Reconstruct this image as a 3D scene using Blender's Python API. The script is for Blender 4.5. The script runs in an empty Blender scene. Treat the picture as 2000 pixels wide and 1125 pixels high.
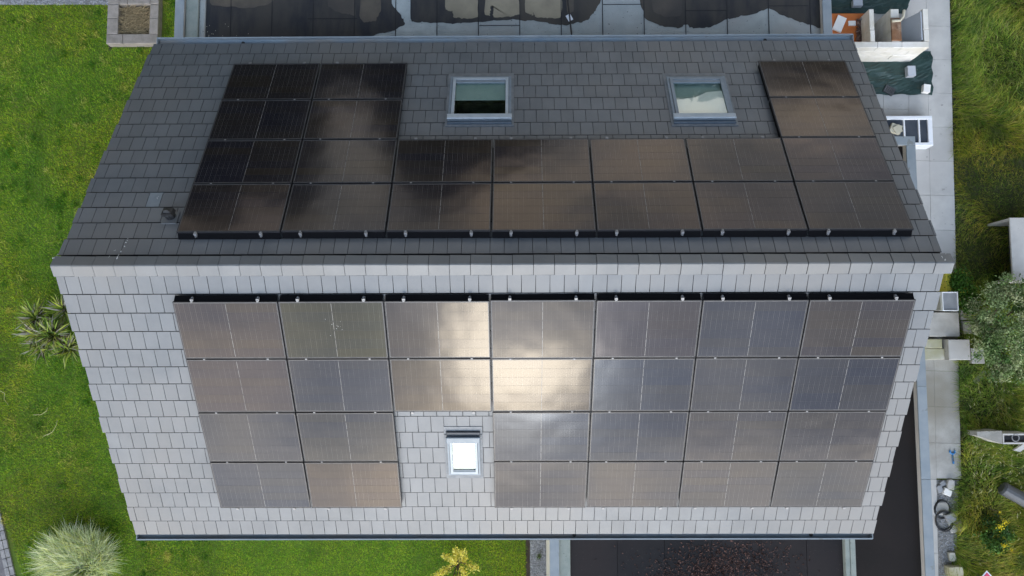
import bpy, math, random
import numpy as np
from mathutils import Matrix, Vector
random.seed(7); RNG = np.random.default_rng(7)
S = bpy.context.scene
COL = S.collection
PI = math.pi

# ------------------------------------------------------------------ camera
F = 1574.0                                   # focal length in photo pixels (2000 wide)
CAM = np.array([0.0, -1.482, 13.0])
def rot(a, b, c):
    ca, sa, cb, sb, cc, sc = math.cos(a), math.sin(a), math.cos(b), math.sin(b), math.cos(c), math.sin(c)
    return (np.array([[cc,-sc,0],[sc,cc,0],[0,0,1]]) @ np.array([[cb,0,sb],[0,1,0],[-sb,0,cb]])
            @ np.array([[1,0,0],[0,ca,-sa],[0,sa,ca]]))
RC = rot(.0846, .007, -.0028)
cd = bpy.data.cameras.new('camera'); cam = bpy.data.objects.new('camera', cd); COL.objects.link(cam)
M4 = Matrix([[*map(float, RC[i]), float(CAM[i])] for i in range(3)] + [[0, 0, 0, 1]])
cam.matrix_world = M4
cd.sensor_width = 36; cd.lens = F / 2000 * 36; cd.clip_end = 6000; cd.clip_start = .1
S.camera = cam
S.render.resolution_x = 1024; S.render.resolution_y = 576

# ------------------------------------------------------------------ sky, sun, exposure
SG0, SPOW, SGAIN, NBASE, NZEN = .22, 1.5, 36.0, 20.5, .07
SUN_EL, SUN_AZ = math.radians(25), math.radians(180)       # azimuth clockwise from north (+Y)
sd = np.array([math.sin(SUN_AZ)*math.cos(SUN_EL), math.cos(SUN_AZ)*math.cos(SUN_EL), math.sin(SUN_EL)])
world = bpy.data.worlds.new('World'); S.world = world; world.use_nodes = True
nt = world.node_tree; nt.nodes.clear()
def N(t, typ, **kw):
    n = t.nodes.new(typ)
    for k, v in kw.items():
        if k == 'inp':
            for kk, vv in v.items(): n.inputs[kk].default_value = vv
        else: setattr(n, k, v)
    return n
def L(t, a, b): t.links.new(a, b)
out = N(nt, 'ShaderNodeOutputWorld'); bg = N(nt, 'ShaderNodeBackground', inp={'Strength': .1})
sky = N(nt, 'ShaderNodeTexSky', sky_type='NISHITA', sun_disc=False, sun_elevation=SUN_EL, sun_rotation=SUN_AZ, dust_density=2.0)
tc = N(nt, 'ShaderNodeTexCoord')
dot = N(nt, 'ShaderNodeVectorMath', operation='DOT_PRODUCT'); dot.inputs[1].default_value = sd
L(nt, tc.outputs['Generated'], dot.inputs[0])
# thin bright cloud in the south round the veiled sun, low pale cloud in the north, bluer overhead
def mth(op, a, b=None, c=None):
    n = N(nt, 'ShaderNodeMath', operation=op)
    for i, v in enumerate((a, b, c)):
        if v is None: continue
        if isinstance(v, (int, float)): n.inputs[i].default_value = v
        else: L(nt, v, n.inputs[i])
    return n.outputs[0]
sx = N(nt, 'ShaderNodeSeparateXYZ'); L(nt, tc.outputs['Generated'], sx.inputs[0])
def ramp(v, a, b, c, d, t='SMOOTHSTEP'):
    n = N(nt, 'ShaderNodeMapRange', interpolation_type=t, inp={'From Min': a, 'From Max': b, 'To Min': c, 'To Max': d}); L(nt, v, n.inputs['Value']); return n.outputs[0]
south = ramp(dot.outputs['Value'], SG0, 1.0, 0, 1)
high = ramp(sx.outputs['Z'], .2, .42, 1, NZEN)
mp = N(nt, 'ShaderNodeMapping'); mp.inputs['Scale'].default_value = (1, 1, 2.0); L(nt, tc.outputs['Generated'], mp.inputs['Vector'])
cn = N(nt, 'ShaderNodeTexNoise', inp={'Scale': 6.5, 'Detail': 4.0, 'Roughness': .5}); L(nt, mp.outputs[0], cn.inputs['Vector'])
cr = ramp(cn.outputs['Fac'], .3, .7, .5, 1.5, 'LINEAR')
lum = mth('MULTIPLY', mth('ADD', mth('MULTIPLY', high, NBASE), mth('MULTIPLY', mth('ADD', mth('POWER', south, SPOW), mth('MULTIPLY', mth('POWER', mth('MAXIMUM', dot.outputs['Value'], 0), 70), .8)), SGAIN)), cr)
cw = N(nt, 'ShaderNodeMix', data_type='RGBA'); cw.inputs[6].default_value = (.86, .94, 1.08, 1); cw.inputs[7].default_value = (1.10, .97, .83, 1)
L(nt, ramp(cn.outputs['Fac'], .38, .62, 0, 1), cw.inputs[0])
zen = N(nt, 'ShaderNodeMix', data_type='RGBA'); L(nt, ramp(sx.outputs['Z'], .25, .8, 0, .85), zen.inputs[0]); L(nt, cw.outputs[2], zen.inputs[6]); zen.inputs[7].default_value = (.66, .9, 1.3, 1)
cc = N(nt, 'ShaderNodeVectorMath', operation='SCALE'); L(nt, zen.outputs[2], cc.inputs[0]); L(nt, lum, cc.inputs['Scale'])
smix = N(nt, 'ShaderNodeMix', data_type='RGBA'); L(nt, ramp(cn.outputs['Fac'], .36, .56, .6, 1), smix.inputs[0]); L(nt, sky.outputs[0], smix.inputs[6]); L(nt, cc.outputs[0], smix.inputs[7])
L(nt, smix.outputs[2], bg.inputs['Color']); L(nt, bg.outputs[0], out.inputs[0])
sl = bpy.data.lights.new('sun', 'SUN'); sl.energy = .6; sl.angle = math.radians(10); sl.color = (1, .94, .84)
sun = bpy.data.objects.new('sun', sl); COL.objects.link(sun)
sun.rotation_euler = Vector(sd.tolist()).to_track_quat('Z', 'Y').to_euler()
S.view_settings.view_transform = 'Standard'; S.view_settings.look = 'None'
S.view_settings.gamma = 1; S.view_settings.use_curve_mapping = False
S.view_settings.exposure = 0.0

# ------------------------------------------------------------------ geometry helpers
AL = .5746; CA, SA = math.cos(AL), math.sin(AL)            # roof pitch
GZ = -7.4                                                  # ground level
FZ = -4.5                                                  # flat roof level
def ray(x, y): return RC @ np.array([(x-1000)/F, -(y-562.5)/F, -1.0])
def at(x, y, z=GZ):
    d = ray(x, y); p = CAM + d*(z-CAM[2])/d[2]; return np.array([p[0], p[1], z])
def onroof(x, y, sg, h=0):
    n = np.array([0, sg*SA, CA]); d = ray(x, y); t = (h-n@CAM)/(n@d); P = CAM+d*t
    return P[0], P[1]*sg*CA - P[2]*SA
def tag(o, label=None, cat=None, group=None, kind=None):
    for k, v in (('label', label), ('category', cat), ('group', group), ('kind', kind)):
        if v: o[k] = v
    return o
def thing(name, loc, label, cat, group=None, rx=0, rz=0):
    o = bpy.data.objects.new(name, None); COL.objects.link(o); o.empty_display_size = .1
    o.location = [float(v) for v in loc]; o.rotation_euler = (rx, 0, rz)
    return tag(o, label, cat, group)
def worldoff(p):
    v = Vector((0, 0, 0))
    while p is not None: v = v + Vector(p.location); p = p.parent
    return v
class MB:
    def __init__(s): s.v = []; s.f = []
    def add(s, vs, fs):
        n = len(s.v); s.v += [tuple(map(float, v)) for v in vs]; s.f += [tuple(i+n for i in f) for f in fs]; return s
    def hexa(s, b, t):
        # b, t: four bottom and four top corners counter-clockwise seen from above
        return s.add(list(b)+list(t), [(3,2,1,0),(4,5,6,7),(0,1,5,4),(1,2,6,5),(2,3,7,6),(3,0,4,7)])
    def box(s, x0, x1, y0, y1, z0, z1, c=0):
        if c <= 0:
            return s.hexa([(x0,y0,z0),(x1,y0,z0),(x1,y1,z0),(x0,y1,z0)], [(x0,y0,z1),(x1,y0,z1),(x1,y1,z1),(x0,y1,z1)])
        a = [(x0,y0),(x1,y0),(x1,y1),(x0,y1)]; i = [(x0+c,y0+c),(x1-c,y0+c),(x1-c,y1-c),(x0+c,y1-c)]
        vs = [(*p, z0) for p in a]+[(*p, z1-c) for p in a]+[(*p, z1) for p in i]
        fs = [(3,2,1,0),(8,9,10,11)]
        for k in range(4):
            j = (k+1) % 4; fs += [(k,j,4+j,4+k),(4+k,4+j,8+j,8+k)]
        return s.add(vs, fs)
    def obox(s, c, ax, hx, hy, z0, z1, tilt=(0, 0)):
        # box centred at c (x, y), long axis turned by ax radians
        ca, sa = math.cos(ax), math.sin(ax)
        q = [(c[0]+ca*u-sa*v, c[1]+sa*u+ca*v, u, v) for u, v in ((-hx,-hy),(hx,-hy),(hx,hy),(-hx,hy))]
        return s.hexa([(x,y,z0+tilt[0]*u+tilt[1]*v) for x,y,u,v in q], [(x,y,z1+tilt[0]*u+tilt[1]*v) for x,y,u,v in q])
    def prism(s, poly, z0, z1):
        n = len(poly)
        return s.add([(p[0],p[1],z0) for p in poly]+[(p[0],p[1],z1) for p in poly],
                     [tuple(range(n-1,-1,-1)), tuple(range(n,2*n))]+[(i,(i+1)%n,n+(i+1)%n,n+i) for i in range(n)])
    def tube(s, pts, rad, n=8, close=False):
        pts = [Vector([float(a) for a in p]) for p in pts]; m = len(pts); vs = []; fs = []
        rs = rad if hasattr(rad, '__len__') else [rad]*m
        for i, p in enumerate(pts):
            a = pts[(i-1) % m] if (close or i > 0) else p; b = pts[(i+1) % m] if (close or i < m-1) else p
            t = (b-a).normalized(); u = t.cross(Vector((0,0,1)))
            if u.length < .1: u = t.cross(Vector((1,0,0)))
            u.normalize(); w = t.cross(u)
            for k in range(n):
                an = 2*PI*k/n; vs.append(p+(u*math.cos(an)+w*math.sin(an))*rs[i])
        for i in range(m if close else m-1):
            j = (i+1) % m
            for k in range(n):
                l = (k+1) % n; fs.append((i*n+k, i*n+l, j*n+l, j*n+k))
        if not close: fs += [tuple(range(n)), tuple(range((m-1)*n, m*n))[::-1]]
        return s.add(vs, fs)
    def mesh(s, name, off=Vector((0,0,0))):
        me = bpy.data.meshes.new(name)
        me.from_pydata([(v[0]-off[0], v[1]-off[1], v[2]-off[2]) for v in s.v], [], s.f); me.update(); return me
    def build(s, name, mat, parent=None, world=True, smooth=False, kind=None, label=None, cat=None, group=None):
        # world=True: vertices are world coordinates, moved into the parent's frame
        if parent is not None: off = worldoff(parent) if world else Vector((0,0,0))
        elif world and kind is None and cat:
            a = np.array(s.v); off = Vector((float(a[:,0].mean()), float(a[:,1].mean()), float(a[:,2].min())))
        else: off = Vector((0,0,0))
        me = s.mesh(name, off); me.materials.append(mat)
        o = bpy.data.objects.new(name, me); COL.objects.link(o)
        if parent is not None: o.parent = parent
        else: o.location = off
        if smooth:
            for p in me.polygons: p.use_smooth = True
        return tag(o, label, cat, group, kind)
def inst(name, me, parent, loc, rx=0, rz=0):
    o = bpy.data.objects.new(name, me); COL.objects.link(o); o.parent = parent
    o.location = loc; o.rotation_euler = (rx, 0, rz); return o
def npmesh(name, V, faces, cols, mat, parent=None, kind=None):
    """V (n,3); faces list of (m,k) index arrays; cols (n,3)"""
    me = bpy.data.meshes.new(name); off = worldoff(parent) if parent is not None else Vector((0,0,0))
    V = V-np.array(off)[None]
    me.vertices.add(len(V)); me.vertices.foreach_set('co', V.astype(np.float32).ravel())
    loops = np.concatenate([f.ravel() for f in faces]); sizes = np.concatenate([np.full(len(f), f.shape[1]) for f in faces])
    me.loops.add(len(loops)); me.loops.foreach_set('vertex_index', loops.astype(np.int32))
    me.polygons.add(len(sizes)); me.polygons.foreach_set('loop_start', np.concatenate([[0], np.cumsum(sizes)[:-1]]).astype(np.int32))
    try: me.polygons.foreach_set('loop_total', sizes.astype(np.int32))
    except Exception: pass
    me.update(calc_edges=True)
    a = me.attributes.new('col', 'FLOAT_COLOR', 'POINT')
    a.data.foreach_set('color', np.concatenate([cols, np.ones((len(cols),1))], 1).astype(np.float32).ravel())
    me.materials.append(mat); o = bpy.data.objects.new(name, me); COL.objects.link(o)
    if parent is not None: o.parent = parent
    return tag(o, kind=kind)
def blades(base, az, length, lean, width, cols, curl=.5):
    """ribbon blades, 2 segments: returns V, faces, colours"""
    n = len(base); d = np.stack([np.cos(az), np.sin(az), np.zeros(n)], 1); up = np.array([0,0,1.0])[None]
    side = np.stack([-np.sin(az), np.cos(az), np.zeros(n)], 1)*width[:,None]/2
    l1 = lean*.6; l2 = np.minimum(lean*(1+curl), 1.9)
    m = base + (d*np.sin(l1)[:,None]+up*np.cos(l1)[:,None])*(length*.5)[:,None]
    t = m + (d*np.sin(l2)[:,None]+up*np.cos(l2)[:,None])*(length*.5)[:,None]
    V = np.stack([base-side, base+side, m-side*.8, m+side*.8, t], 1).reshape(-1,3)
    i = np.arange(n)*5
    c = np.repeat(cols, 5, 0); 
    return V, [np.stack([i,i+1,i+3,i+2],1), np.stack([i+2,i+3,i+4],1)], c
def leaves(P, size, cols, flat=.6, aspect=.5):
    """small randomly turned leaf quads (diamond) around points P"""
    n = len(P); a = RNG.normal(size=(n,3)); a[:,2] *= flat; a /= np.linalg.norm(a,axis=1)[:,None]
    b = RNG.normal(size=(n,3)); b -= (b*a).sum(1)[:,None]*a; b /= np.linalg.norm(b,axis=1)[:,None]
    a = a*size[:,None]; b = b*(size*aspect)[:,None]
    V = np.stack([P-a, P+b-a*.1, P+a, P-b-a*.1], 1).reshape(-1,3); i = np.arange(n)*4
    return V, [np.stack([i,i+1,i+2,i+3],1)], np.repeat(cols,4,0)
def lin(r, g, b):
    f = lambda c: (c/255/12.92 if c/255 <= .04045 else ((c/255+.055)/1.055)**2.4)
    return np.array([f(r), f(g), f(b)])

# ------------------------------------------------------------------ materials
def material(name, c1, c2=None, scale=6, rough=.6, metal=0, spec=.5, bump=0, bscale=None, rand=0, detail=5, spots=None, ior=None, stretch=None, c3=None, gen=False, tile=False):
    m = bpy.data.materials.new(name); m.use_nodes = True; t = m.node_tree; b = t.nodes['Principled BSDF']
    b.inputs['Roughness'].default_value = rough; b.inputs['Metallic'].default_value = metal
    b.inputs['Specular IOR Level'].default_value = spec
    if ior: b.inputs['IOR'].default_value = ior
    co = N(t, 'ShaderNodeNewGeometry').outputs['Position']
    if stretch is not None:
        mp = N(t, 'ShaderNodeMapping'); mp.inputs['Scale'].default_value = stretch; L(t, co, mp.inputs['Vector']); co = mp.outputs[0]
    c2 = c1 if c2 is None else c2
    no = N(t, 'ShaderNodeTexNoise', inp={'Scale': scale, 'Detail': detail, 'Roughness': .6}); L(t, co, no.inputs['Vector'])
    r = N(t, 'ShaderNodeValToRGB'); r.color_ramp.elements[0].position = .35; r.color_ramp.elements[1].position = .65
    r.color_ramp.elements[0].color = (*c1, 1); r.color_ramp.elements[1].color = (*c2, 1); L(t, no.outputs['Fac'], r.inputs['Fac'])
    col = r.outputs['Color']
    if c3 is not None:
        n2 = N(t, 'ShaderNodeTexNoise', inp={'Scale': scale*.22, 'Detail': 3.0}); L(t, co, n2.inputs['Vector'])
        r2 = N(t, 'ShaderNodeMapRange', inp={'From Min': .45, 'From Max': .66}); L(t, n2.outputs['Fac'], r2.inputs['Value'])
        mx = N(t, 'ShaderNodeMix', data_type='RGBA'); L(t, r2.outputs[0], mx.inputs[0]); L(t, col, mx.inputs[6]); mx.inputs[7].default_value = (*c3, 1); col = mx.outputs[2]
    if spots:      # (scale, threshold, colour): small specks
        n3 = N(t, 'ShaderNodeTexNoise', inp={'Scale': spots[0], 'Detail': 2.0}); L(t, co, n3.inputs['Vector'])
        r3 = N(t, 'ShaderNodeMapRange', inp={'From Min': spots[1], 'From Max': spots[1]+.03}); L(t, n3.outputs['Fac'], r3.inputs['Value'])
        mx = N(t, 'ShaderNodeMix', data_type='RGBA'); L(t, r3.outputs[0], mx.inputs[0]); L(t, col, mx.inputs[6]); mx.inputs[7].default_value = (*spots[2], 1); col = mx.outputs[2]
    if rand:
        oi = N(t, 'ShaderNodeObjectInfo'); at_ = N(t, 'ShaderNodeAttribute', attribute_name='rnd')
        ad = N(t, 'ShaderNodeMath', operation='ADD'); L(t, oi.outputs['Random'], ad.inputs[0]); L(t, at_.outputs['Fac'], ad.inputs[1])
        fr = N(t, 'ShaderNodeMath', operation='FRACT'); L(t, ad.outputs[0], fr.inputs[0])
        mr = N(t, 'ShaderNodeMapRange', inp={'To Min': 1-rand, 'To Max': 1+rand}); L(t, fr.outputs[0], mr.inputs['Value'])
        sc = N(t, 'ShaderNodeVectorMath', operation='SCALE'); L(t, col, sc.inputs[0]); L(t, mr.outputs[0], sc.inputs['Scale']); col = sc.outputs[0]
    L(t, col, b.inputs['Base Color'])
    if bump:
        bn = N(t, 'ShaderNodeTexNoise', inp={'Scale': bscale or scale*8, 'Detail': 4.0}); L(t, co, bn.inputs['Vector'])
        bu = N(t, 'ShaderNodeBump', inp={'Strength': bump, 'Distance': .01}); L(t, bn.outputs['Fac'], bu.inputs['Height']); L(t, bu.outputs[0], b.inputs['Normal'])
    return m
def attmat(name, rough=.6, trans=.3, mult=1.0, patch=None):
    m = bpy.data.materials.new(name); m.use_nodes = True; t = m.node_tree; b = t.nodes['Principled BSDF']
    b.inputs['Roughness'].default_value = rough; b.inputs['Specular IOR Level'].default_value = .25
    a = N(t, 'ShaderNodeAttribute', attribute_name='col'); col = a.outputs['Color']
    if patch:
        g = N(t, 'ShaderNodeNewGeometry')
        for sc_, lo, hi, tint in patch:
            no = N(t, 'ShaderNodeTexNoise', inp={'Scale': sc_, 'Detail': 3.0}); L(t, g.outputs['Position'], no.inputs['Vector'])
            mr = N(t, 'ShaderNodeMapRange', inp={'From Min': lo, 'From Max': hi}); L(t, no.outputs['Fac'], mr.inputs['Value'])
            mx = N(t, 'ShaderNodeMix', data_type='RGBA', blend_type='MULTIPLY'); L(t, mr.outputs[0], mx.inputs[0]); L(t, col, mx.inputs[6]); mx.inputs[7].default_value = (*tint, 1); col = mx.outputs[2]
    L(t, col, b.inputs['Base Color'])
    tr = N(t, 'ShaderNodeBsdfTranslucent'); L(t, col, tr.inputs['Color'])
    mix = N(t, 'ShaderNodeMixShader'); mix.inputs[0].default_value = trans
    L(t, b.outputs[0], mix.inputs[1]); L(t, tr.outputs[0], mix.inputs[2]); L(t, mix.outputs[0], t.nodes['Material Output'].inputs[0])
    return m
def glassmat(name, tint, rough=.02, ior=1.5):
    m = bpy.data.materials.new(name); m.use_nodes = True; t = m.node_tree; t.nodes.remove(t.nodes['Principled BSDF'])
    fr0 = N(t, 'ShaderNodeLayerWeight', inp={'Blend': .5}); fr1 = N(t, 'ShaderNodeMath', operation='POWER'); fr1.inputs[1].default_value = 5.0; L(t, fr0.outputs['Facing'], fr1.inputs[0]); fr = N(t, 'ShaderNodeMath', operation='MULTIPLY_ADD'); fr.inputs[1].default_value = .9; fr.inputs[2].default_value = .05; L(t, fr1.outputs[0], fr.inputs[0]); tr = N(t, 'ShaderNodeBsdfTransparent', inp={'Color': (*tint, 1)})
    gl = N(t, 'ShaderNodeBsdfGlossy', inp={'Roughness': rough}); mx = N(t, 'ShaderNodeMixShader')
    L(t, fr.outputs[0], mx.inputs[0]); L(t, tr.outputs[0], mx.inputs[1]); L(t, gl.outputs[0], mx.inputs[2]); L(t, mx.outputs[0], t.nodes['Material Output'].inputs[0])
    return m
MT = {}
MT['tile'] = material('slate_grey_tile', (.100,.112,.120), (.132,.143,.149), scale=1.6, rough=.4, spec=.68, bump=.2, bscale=60, rand=.07, c3=(.140,.142,.138))
MT['tile_pale'] = material('pale_tile', (.16,.185,.20), (.19,.22,.235), scale=8, rough=.4, spec=.8, bump=.2, bscale=60)
MT['tile_edge'] = material('tile_edge_shade', (.035,.036,.04), (.05,.05,.052), scale=30, rough=.9, spec=.2)  # dark bevel and sides paint in the contact shade at butts and joints
MT['deck'] = material('underlay', (.022,.022,.024), rough=.9)
MT['bird'] = material('bird_dropping', (.7,.7,.68), rough=.7)
MT['zinc'] = material('blue_grey_metal', (.215,.255,.28), (.265,.30,.32), scale=3, rough=.42, spec=.5, metal=.0, bump=.05, rand=.05, spots=(5, .68, (.2,.22,.22)))
MT['zinc_in'] = material('gutter_grey', (.20,.26,.31), (.26,.31,.34), scale=4, rough=.45, c3=(.26,.25,.23), bump=.1)
MT['white_wall'] = material('cream_render', (.55,.53,.48), (.62,.6,.55), scale=3, rough=.8, bump=.3)
MT['pframe'] = material('black_anodised_frame', (.016,.016,.018), (.022,.022,.025), scale=20, rough=.42, spec=.5)
MT['back'] = material('panel_backsheet', (.07,.07,.07), (.13,.125,.12), scale=9, rough=.2, spec=.4)
MT['shade_strip'] = material('black_shade_strip', (.006,.006,.007), rough=.9, spec=.1)  # near-black stand-in for the shade under the panel edges
MT['steel'] = material('bright_aluminium', (.22,.22,.22), (.28,.28,.28), scale=20, rough=.45, metal=.3)
MT['rail'] = material('rail_aluminium', (.3,.3,.3), (.36,.36,.36), scale=20, rough=.4, metal=.6)
MT['black'] = material('black_rubber', (.012,.012,.013), (.03,.03,.03), scale=12, rough=.6, bump=.3)
MT['skyframe'] = material('skylight_frame_grey', (.17,.21,.24), (.22,.26,.29), scale=6, rough=.38, spec=.5)
MT['skyframe_pale'] = material('skylight_frame_pale', (.33,.38,.41), (.4,.44,.46), scale=6, rough=.4)
MT['flash'] = material('lead_flashing', (.15,.165,.175), (.21,.22,.225), scale=9, rough=.5, bump=.5, bscale=30)
MT['hood_dark'] = material('dark_blue_grey_metal', (.055,.08,.105), (.08,.105,.13), scale=6, rough=.4)
MT['reflection_sheet'] = material('white_reflection', (.82,.79,.74), (.84,.81,.76), rough=.8)
MT['teal'] = material('teal_reflection', (.27,.35,.33), (.32,.39,.37), scale=3, rough=.7)
MT['room'] = material('dark_room', (.02,.025,.018), (.06,.065,.05), scale=7, rough=.8)
MT['glass'] = glassmat('window_glass', (.93,.97,.95))
MT['felt'] = material('bitumen_felt', (.33,.37,.365), (.42,.46,.445), scale=3.5, rough=.75, bump=.6, bscale=90, rand=.08, c3=(.36,.375,.36), spots=(22, .68, (.13,.14,.14)))
MT['felt_dark'] = material('dark_membrane', (.008,.0085,.011), (.014,.013,.014), scale=1.2, rough=.75, spec=.25, bump=.25, bscale=8, rand=.15, c3=(.020,.016,.016), spots=(30,.7,(.07,.06,.055)))
MT['felt_brown'] = material('brown_black_membrane', (.010,.0078,.0066), (.015,.011,.0095), scale=.9, rough=.75, spec=.25, bump=.2, bscale=10, c3=(.009,.008,.008), spots=(40,.72,(.07,.06,.05)))
MT['wet'] = material('wet_felt', (.030,.032,.037), (.062,.058,.052), scale=2.2, rough=.55, spec=.2, stretch=(1.6,.5,1), c3=(.080,.072,.060), bump=.15, bscale=20)
MT['silt'] = material('dried_silt', (.24,.21,.15), (.31,.27,.19), scale=2.5, rough=.8, bump=.2, c3=(.17,.15,.11))
MT['silt_dark'] = material('damp_silt', (.07,.062,.05), (.12,.10,.075), scale=2.5, rough=.6, c3=(.05,.045,.04))
MT['ledge'] = material('pale_green_felt', (.22,.26,.235), (.28,.31,.28), scale=5, rough=.85, bump=.4, spots=(25,.68,(.13,.15,.13)))
MT['slab'] = material('concrete_slab', (.44,.43,.405), (.53,.52,.485), scale=2.2, rough=.75, bump=.3, bscale=50, rand=.05, c3=(.47,.455,.43), spots=(9,.7,(.33,.32,.30)))
MT['slab_dirty'] = material('weathered_concrete', (.33,.32,.29), (.46,.45,.42), scale=2.6, rough=.8, bump=.5, bscale=40, c3=(.27,.25,.2), rand=.06)
MT['block'] = material('white_aerated_block', (.72,.70,.63), (.82,.80,.75), scale=5, rough=.85, bump=.4, bscale=60, c3=(.66,.62,.52), rand=.04)
MT['lichen'] = material('lichened_stone', (.44,.43,.35), (.55,.54,.46), scale=5, rough=.85, bump=.5, c3=(.36,.34,.18), rand=.05)
MT['kerb'] = material('stone_kerb', (.22,.20,.175), (.31,.28,.25), scale=6, rough=.85, bump=.5, rand=.10, bscale=60)
MT['cobble'] = material('grey_cobble', (.20,.20,.2), (.33,.32,.31), scale=10, rough=.85, bump=.6, rand=.2)
MT['asphalt'] = material('path_asphalt', (.12,.115,.12), (.17,.165,.17), scale=4, rough=.8, bump=.5, bscale=90)
MT['soil'] = material('dark_soil', (.03,.022,.015), (.06,.045,.03), scale=7, rough=.95, bump=.8)
MT['tarp'] = material('dark_green_tarpaulin', (.018,.042,.038), (.03,.062,.055), scale=3, rough=.45, spec=.4, bump=1.0, bscale=7, spots=(20,.7,(.10,.13,.12)))
MT['orange'] = material('orange_board', (.50,.13,.025), (.58,.18,.04), scale=4, rough=.6, c3=(.38,.09,.02))
MT['styro'] = material('white_polystyrene', (.82,.80,.74), (.86,.84,.8), rough=.8, bump=.2)
MT['rust'] = material('rusty_brown', (.13,.07,.045), (.36,.25,.17), scale=9, rough=.85, bump=.8, c3=(.22,.1,.04))
MT['greyboard'] = material('pale_grey_board', (.42,.45,.49), (.46,.49,.53), scale=2, rough=.5)
MT['upvc'] = material('white_plastic', (.8,.82,.84), (.84,.86,.88), rough=.35)
MT['darkglass'] = material('dark_glass', (.045,.055,.07), (.07,.08,.095), scale=2, rough=.1, spec=.5)
MT['beige'] = material('beige_sack', (.48,.45,.34), (.58,.55,.43), scale=5, rough=.8, bump=.5)
MT['grey'] = material('grey_plastic', (.24,.25,.26), (.31,.32,.33), scale=4, rough=.5)
MT['darkgrey'] = material('dark_grey_plastic', (.06,.065,.07), (.09,.095,.1), scale=4, rough=.5)
MT['yellow'] = material('yellow_plastic', (.50,.46,.03), (.58,.52,.05), scale=4, rough=.45)
MT['blue'] = material('blue_enamel', (.03,.20,.50), (.05,.26,.58), rough=.35)
MT['red'] = material('pink_red_sign', (.62,.05,.12), (.66,.07,.14), rough=.4)
MT['hose'] = material('black_hose', (.015,.015,.016), (.03,.03,.03), rough=.45)
MT['gravel'] = material('gravel_stone', (.20,.21,.22), (.34,.35,.36), scale=14, rough=.85, bump=.4, rand=.3)
MT['grit'] = material('grit_bed', (.14,.14,.135), (.30,.29,.27), scale=12, rough=.9, bump=1)
MT['bark'] = material('bark', (.07,.05,.035), (.14,.11,.08), scale=20, rough=.9, bump=.8)
MT['leaf'] = attmat('leaf_matter', trans=.25)
MT['pale_leaf'] = attmat('pale_grass_leaf', trans=.45)
MT['straw'] = attmat('straw_matter', trans=.15, rough=.7)
g1m = 1.3
PATCH = [(.45, .42, .6, (1.32,1.08,.9)), (1.1, .48, .66, (.55,.7,.7)), (5, .45, .65, (.7,.82,.7))]
MT['grass'] = attmat('lawn_blades', trans=.35, patch=PATCH)
MT['wild'] = attmat('wild_blades', trans=.35, patch=[(.5,.42,.6,(1.5,1.1,.9)), (1.5,.5,.65,(.45,.6,.6)), (6,.5,.65,(.6,.7,.6))])
MT['earth'] = material('lawn_ground', (.07,.13,.01), (.10,.16,.014), scale=2, rough=.95, bump=1, bscale=30, c3=(.10,.12,.014))
MT['wildearth'] = material('rough_ground', (.03,.04,.010), (.055,.055,.02), scale=3, rough=.95, bump=1, bscale=30)
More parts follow.
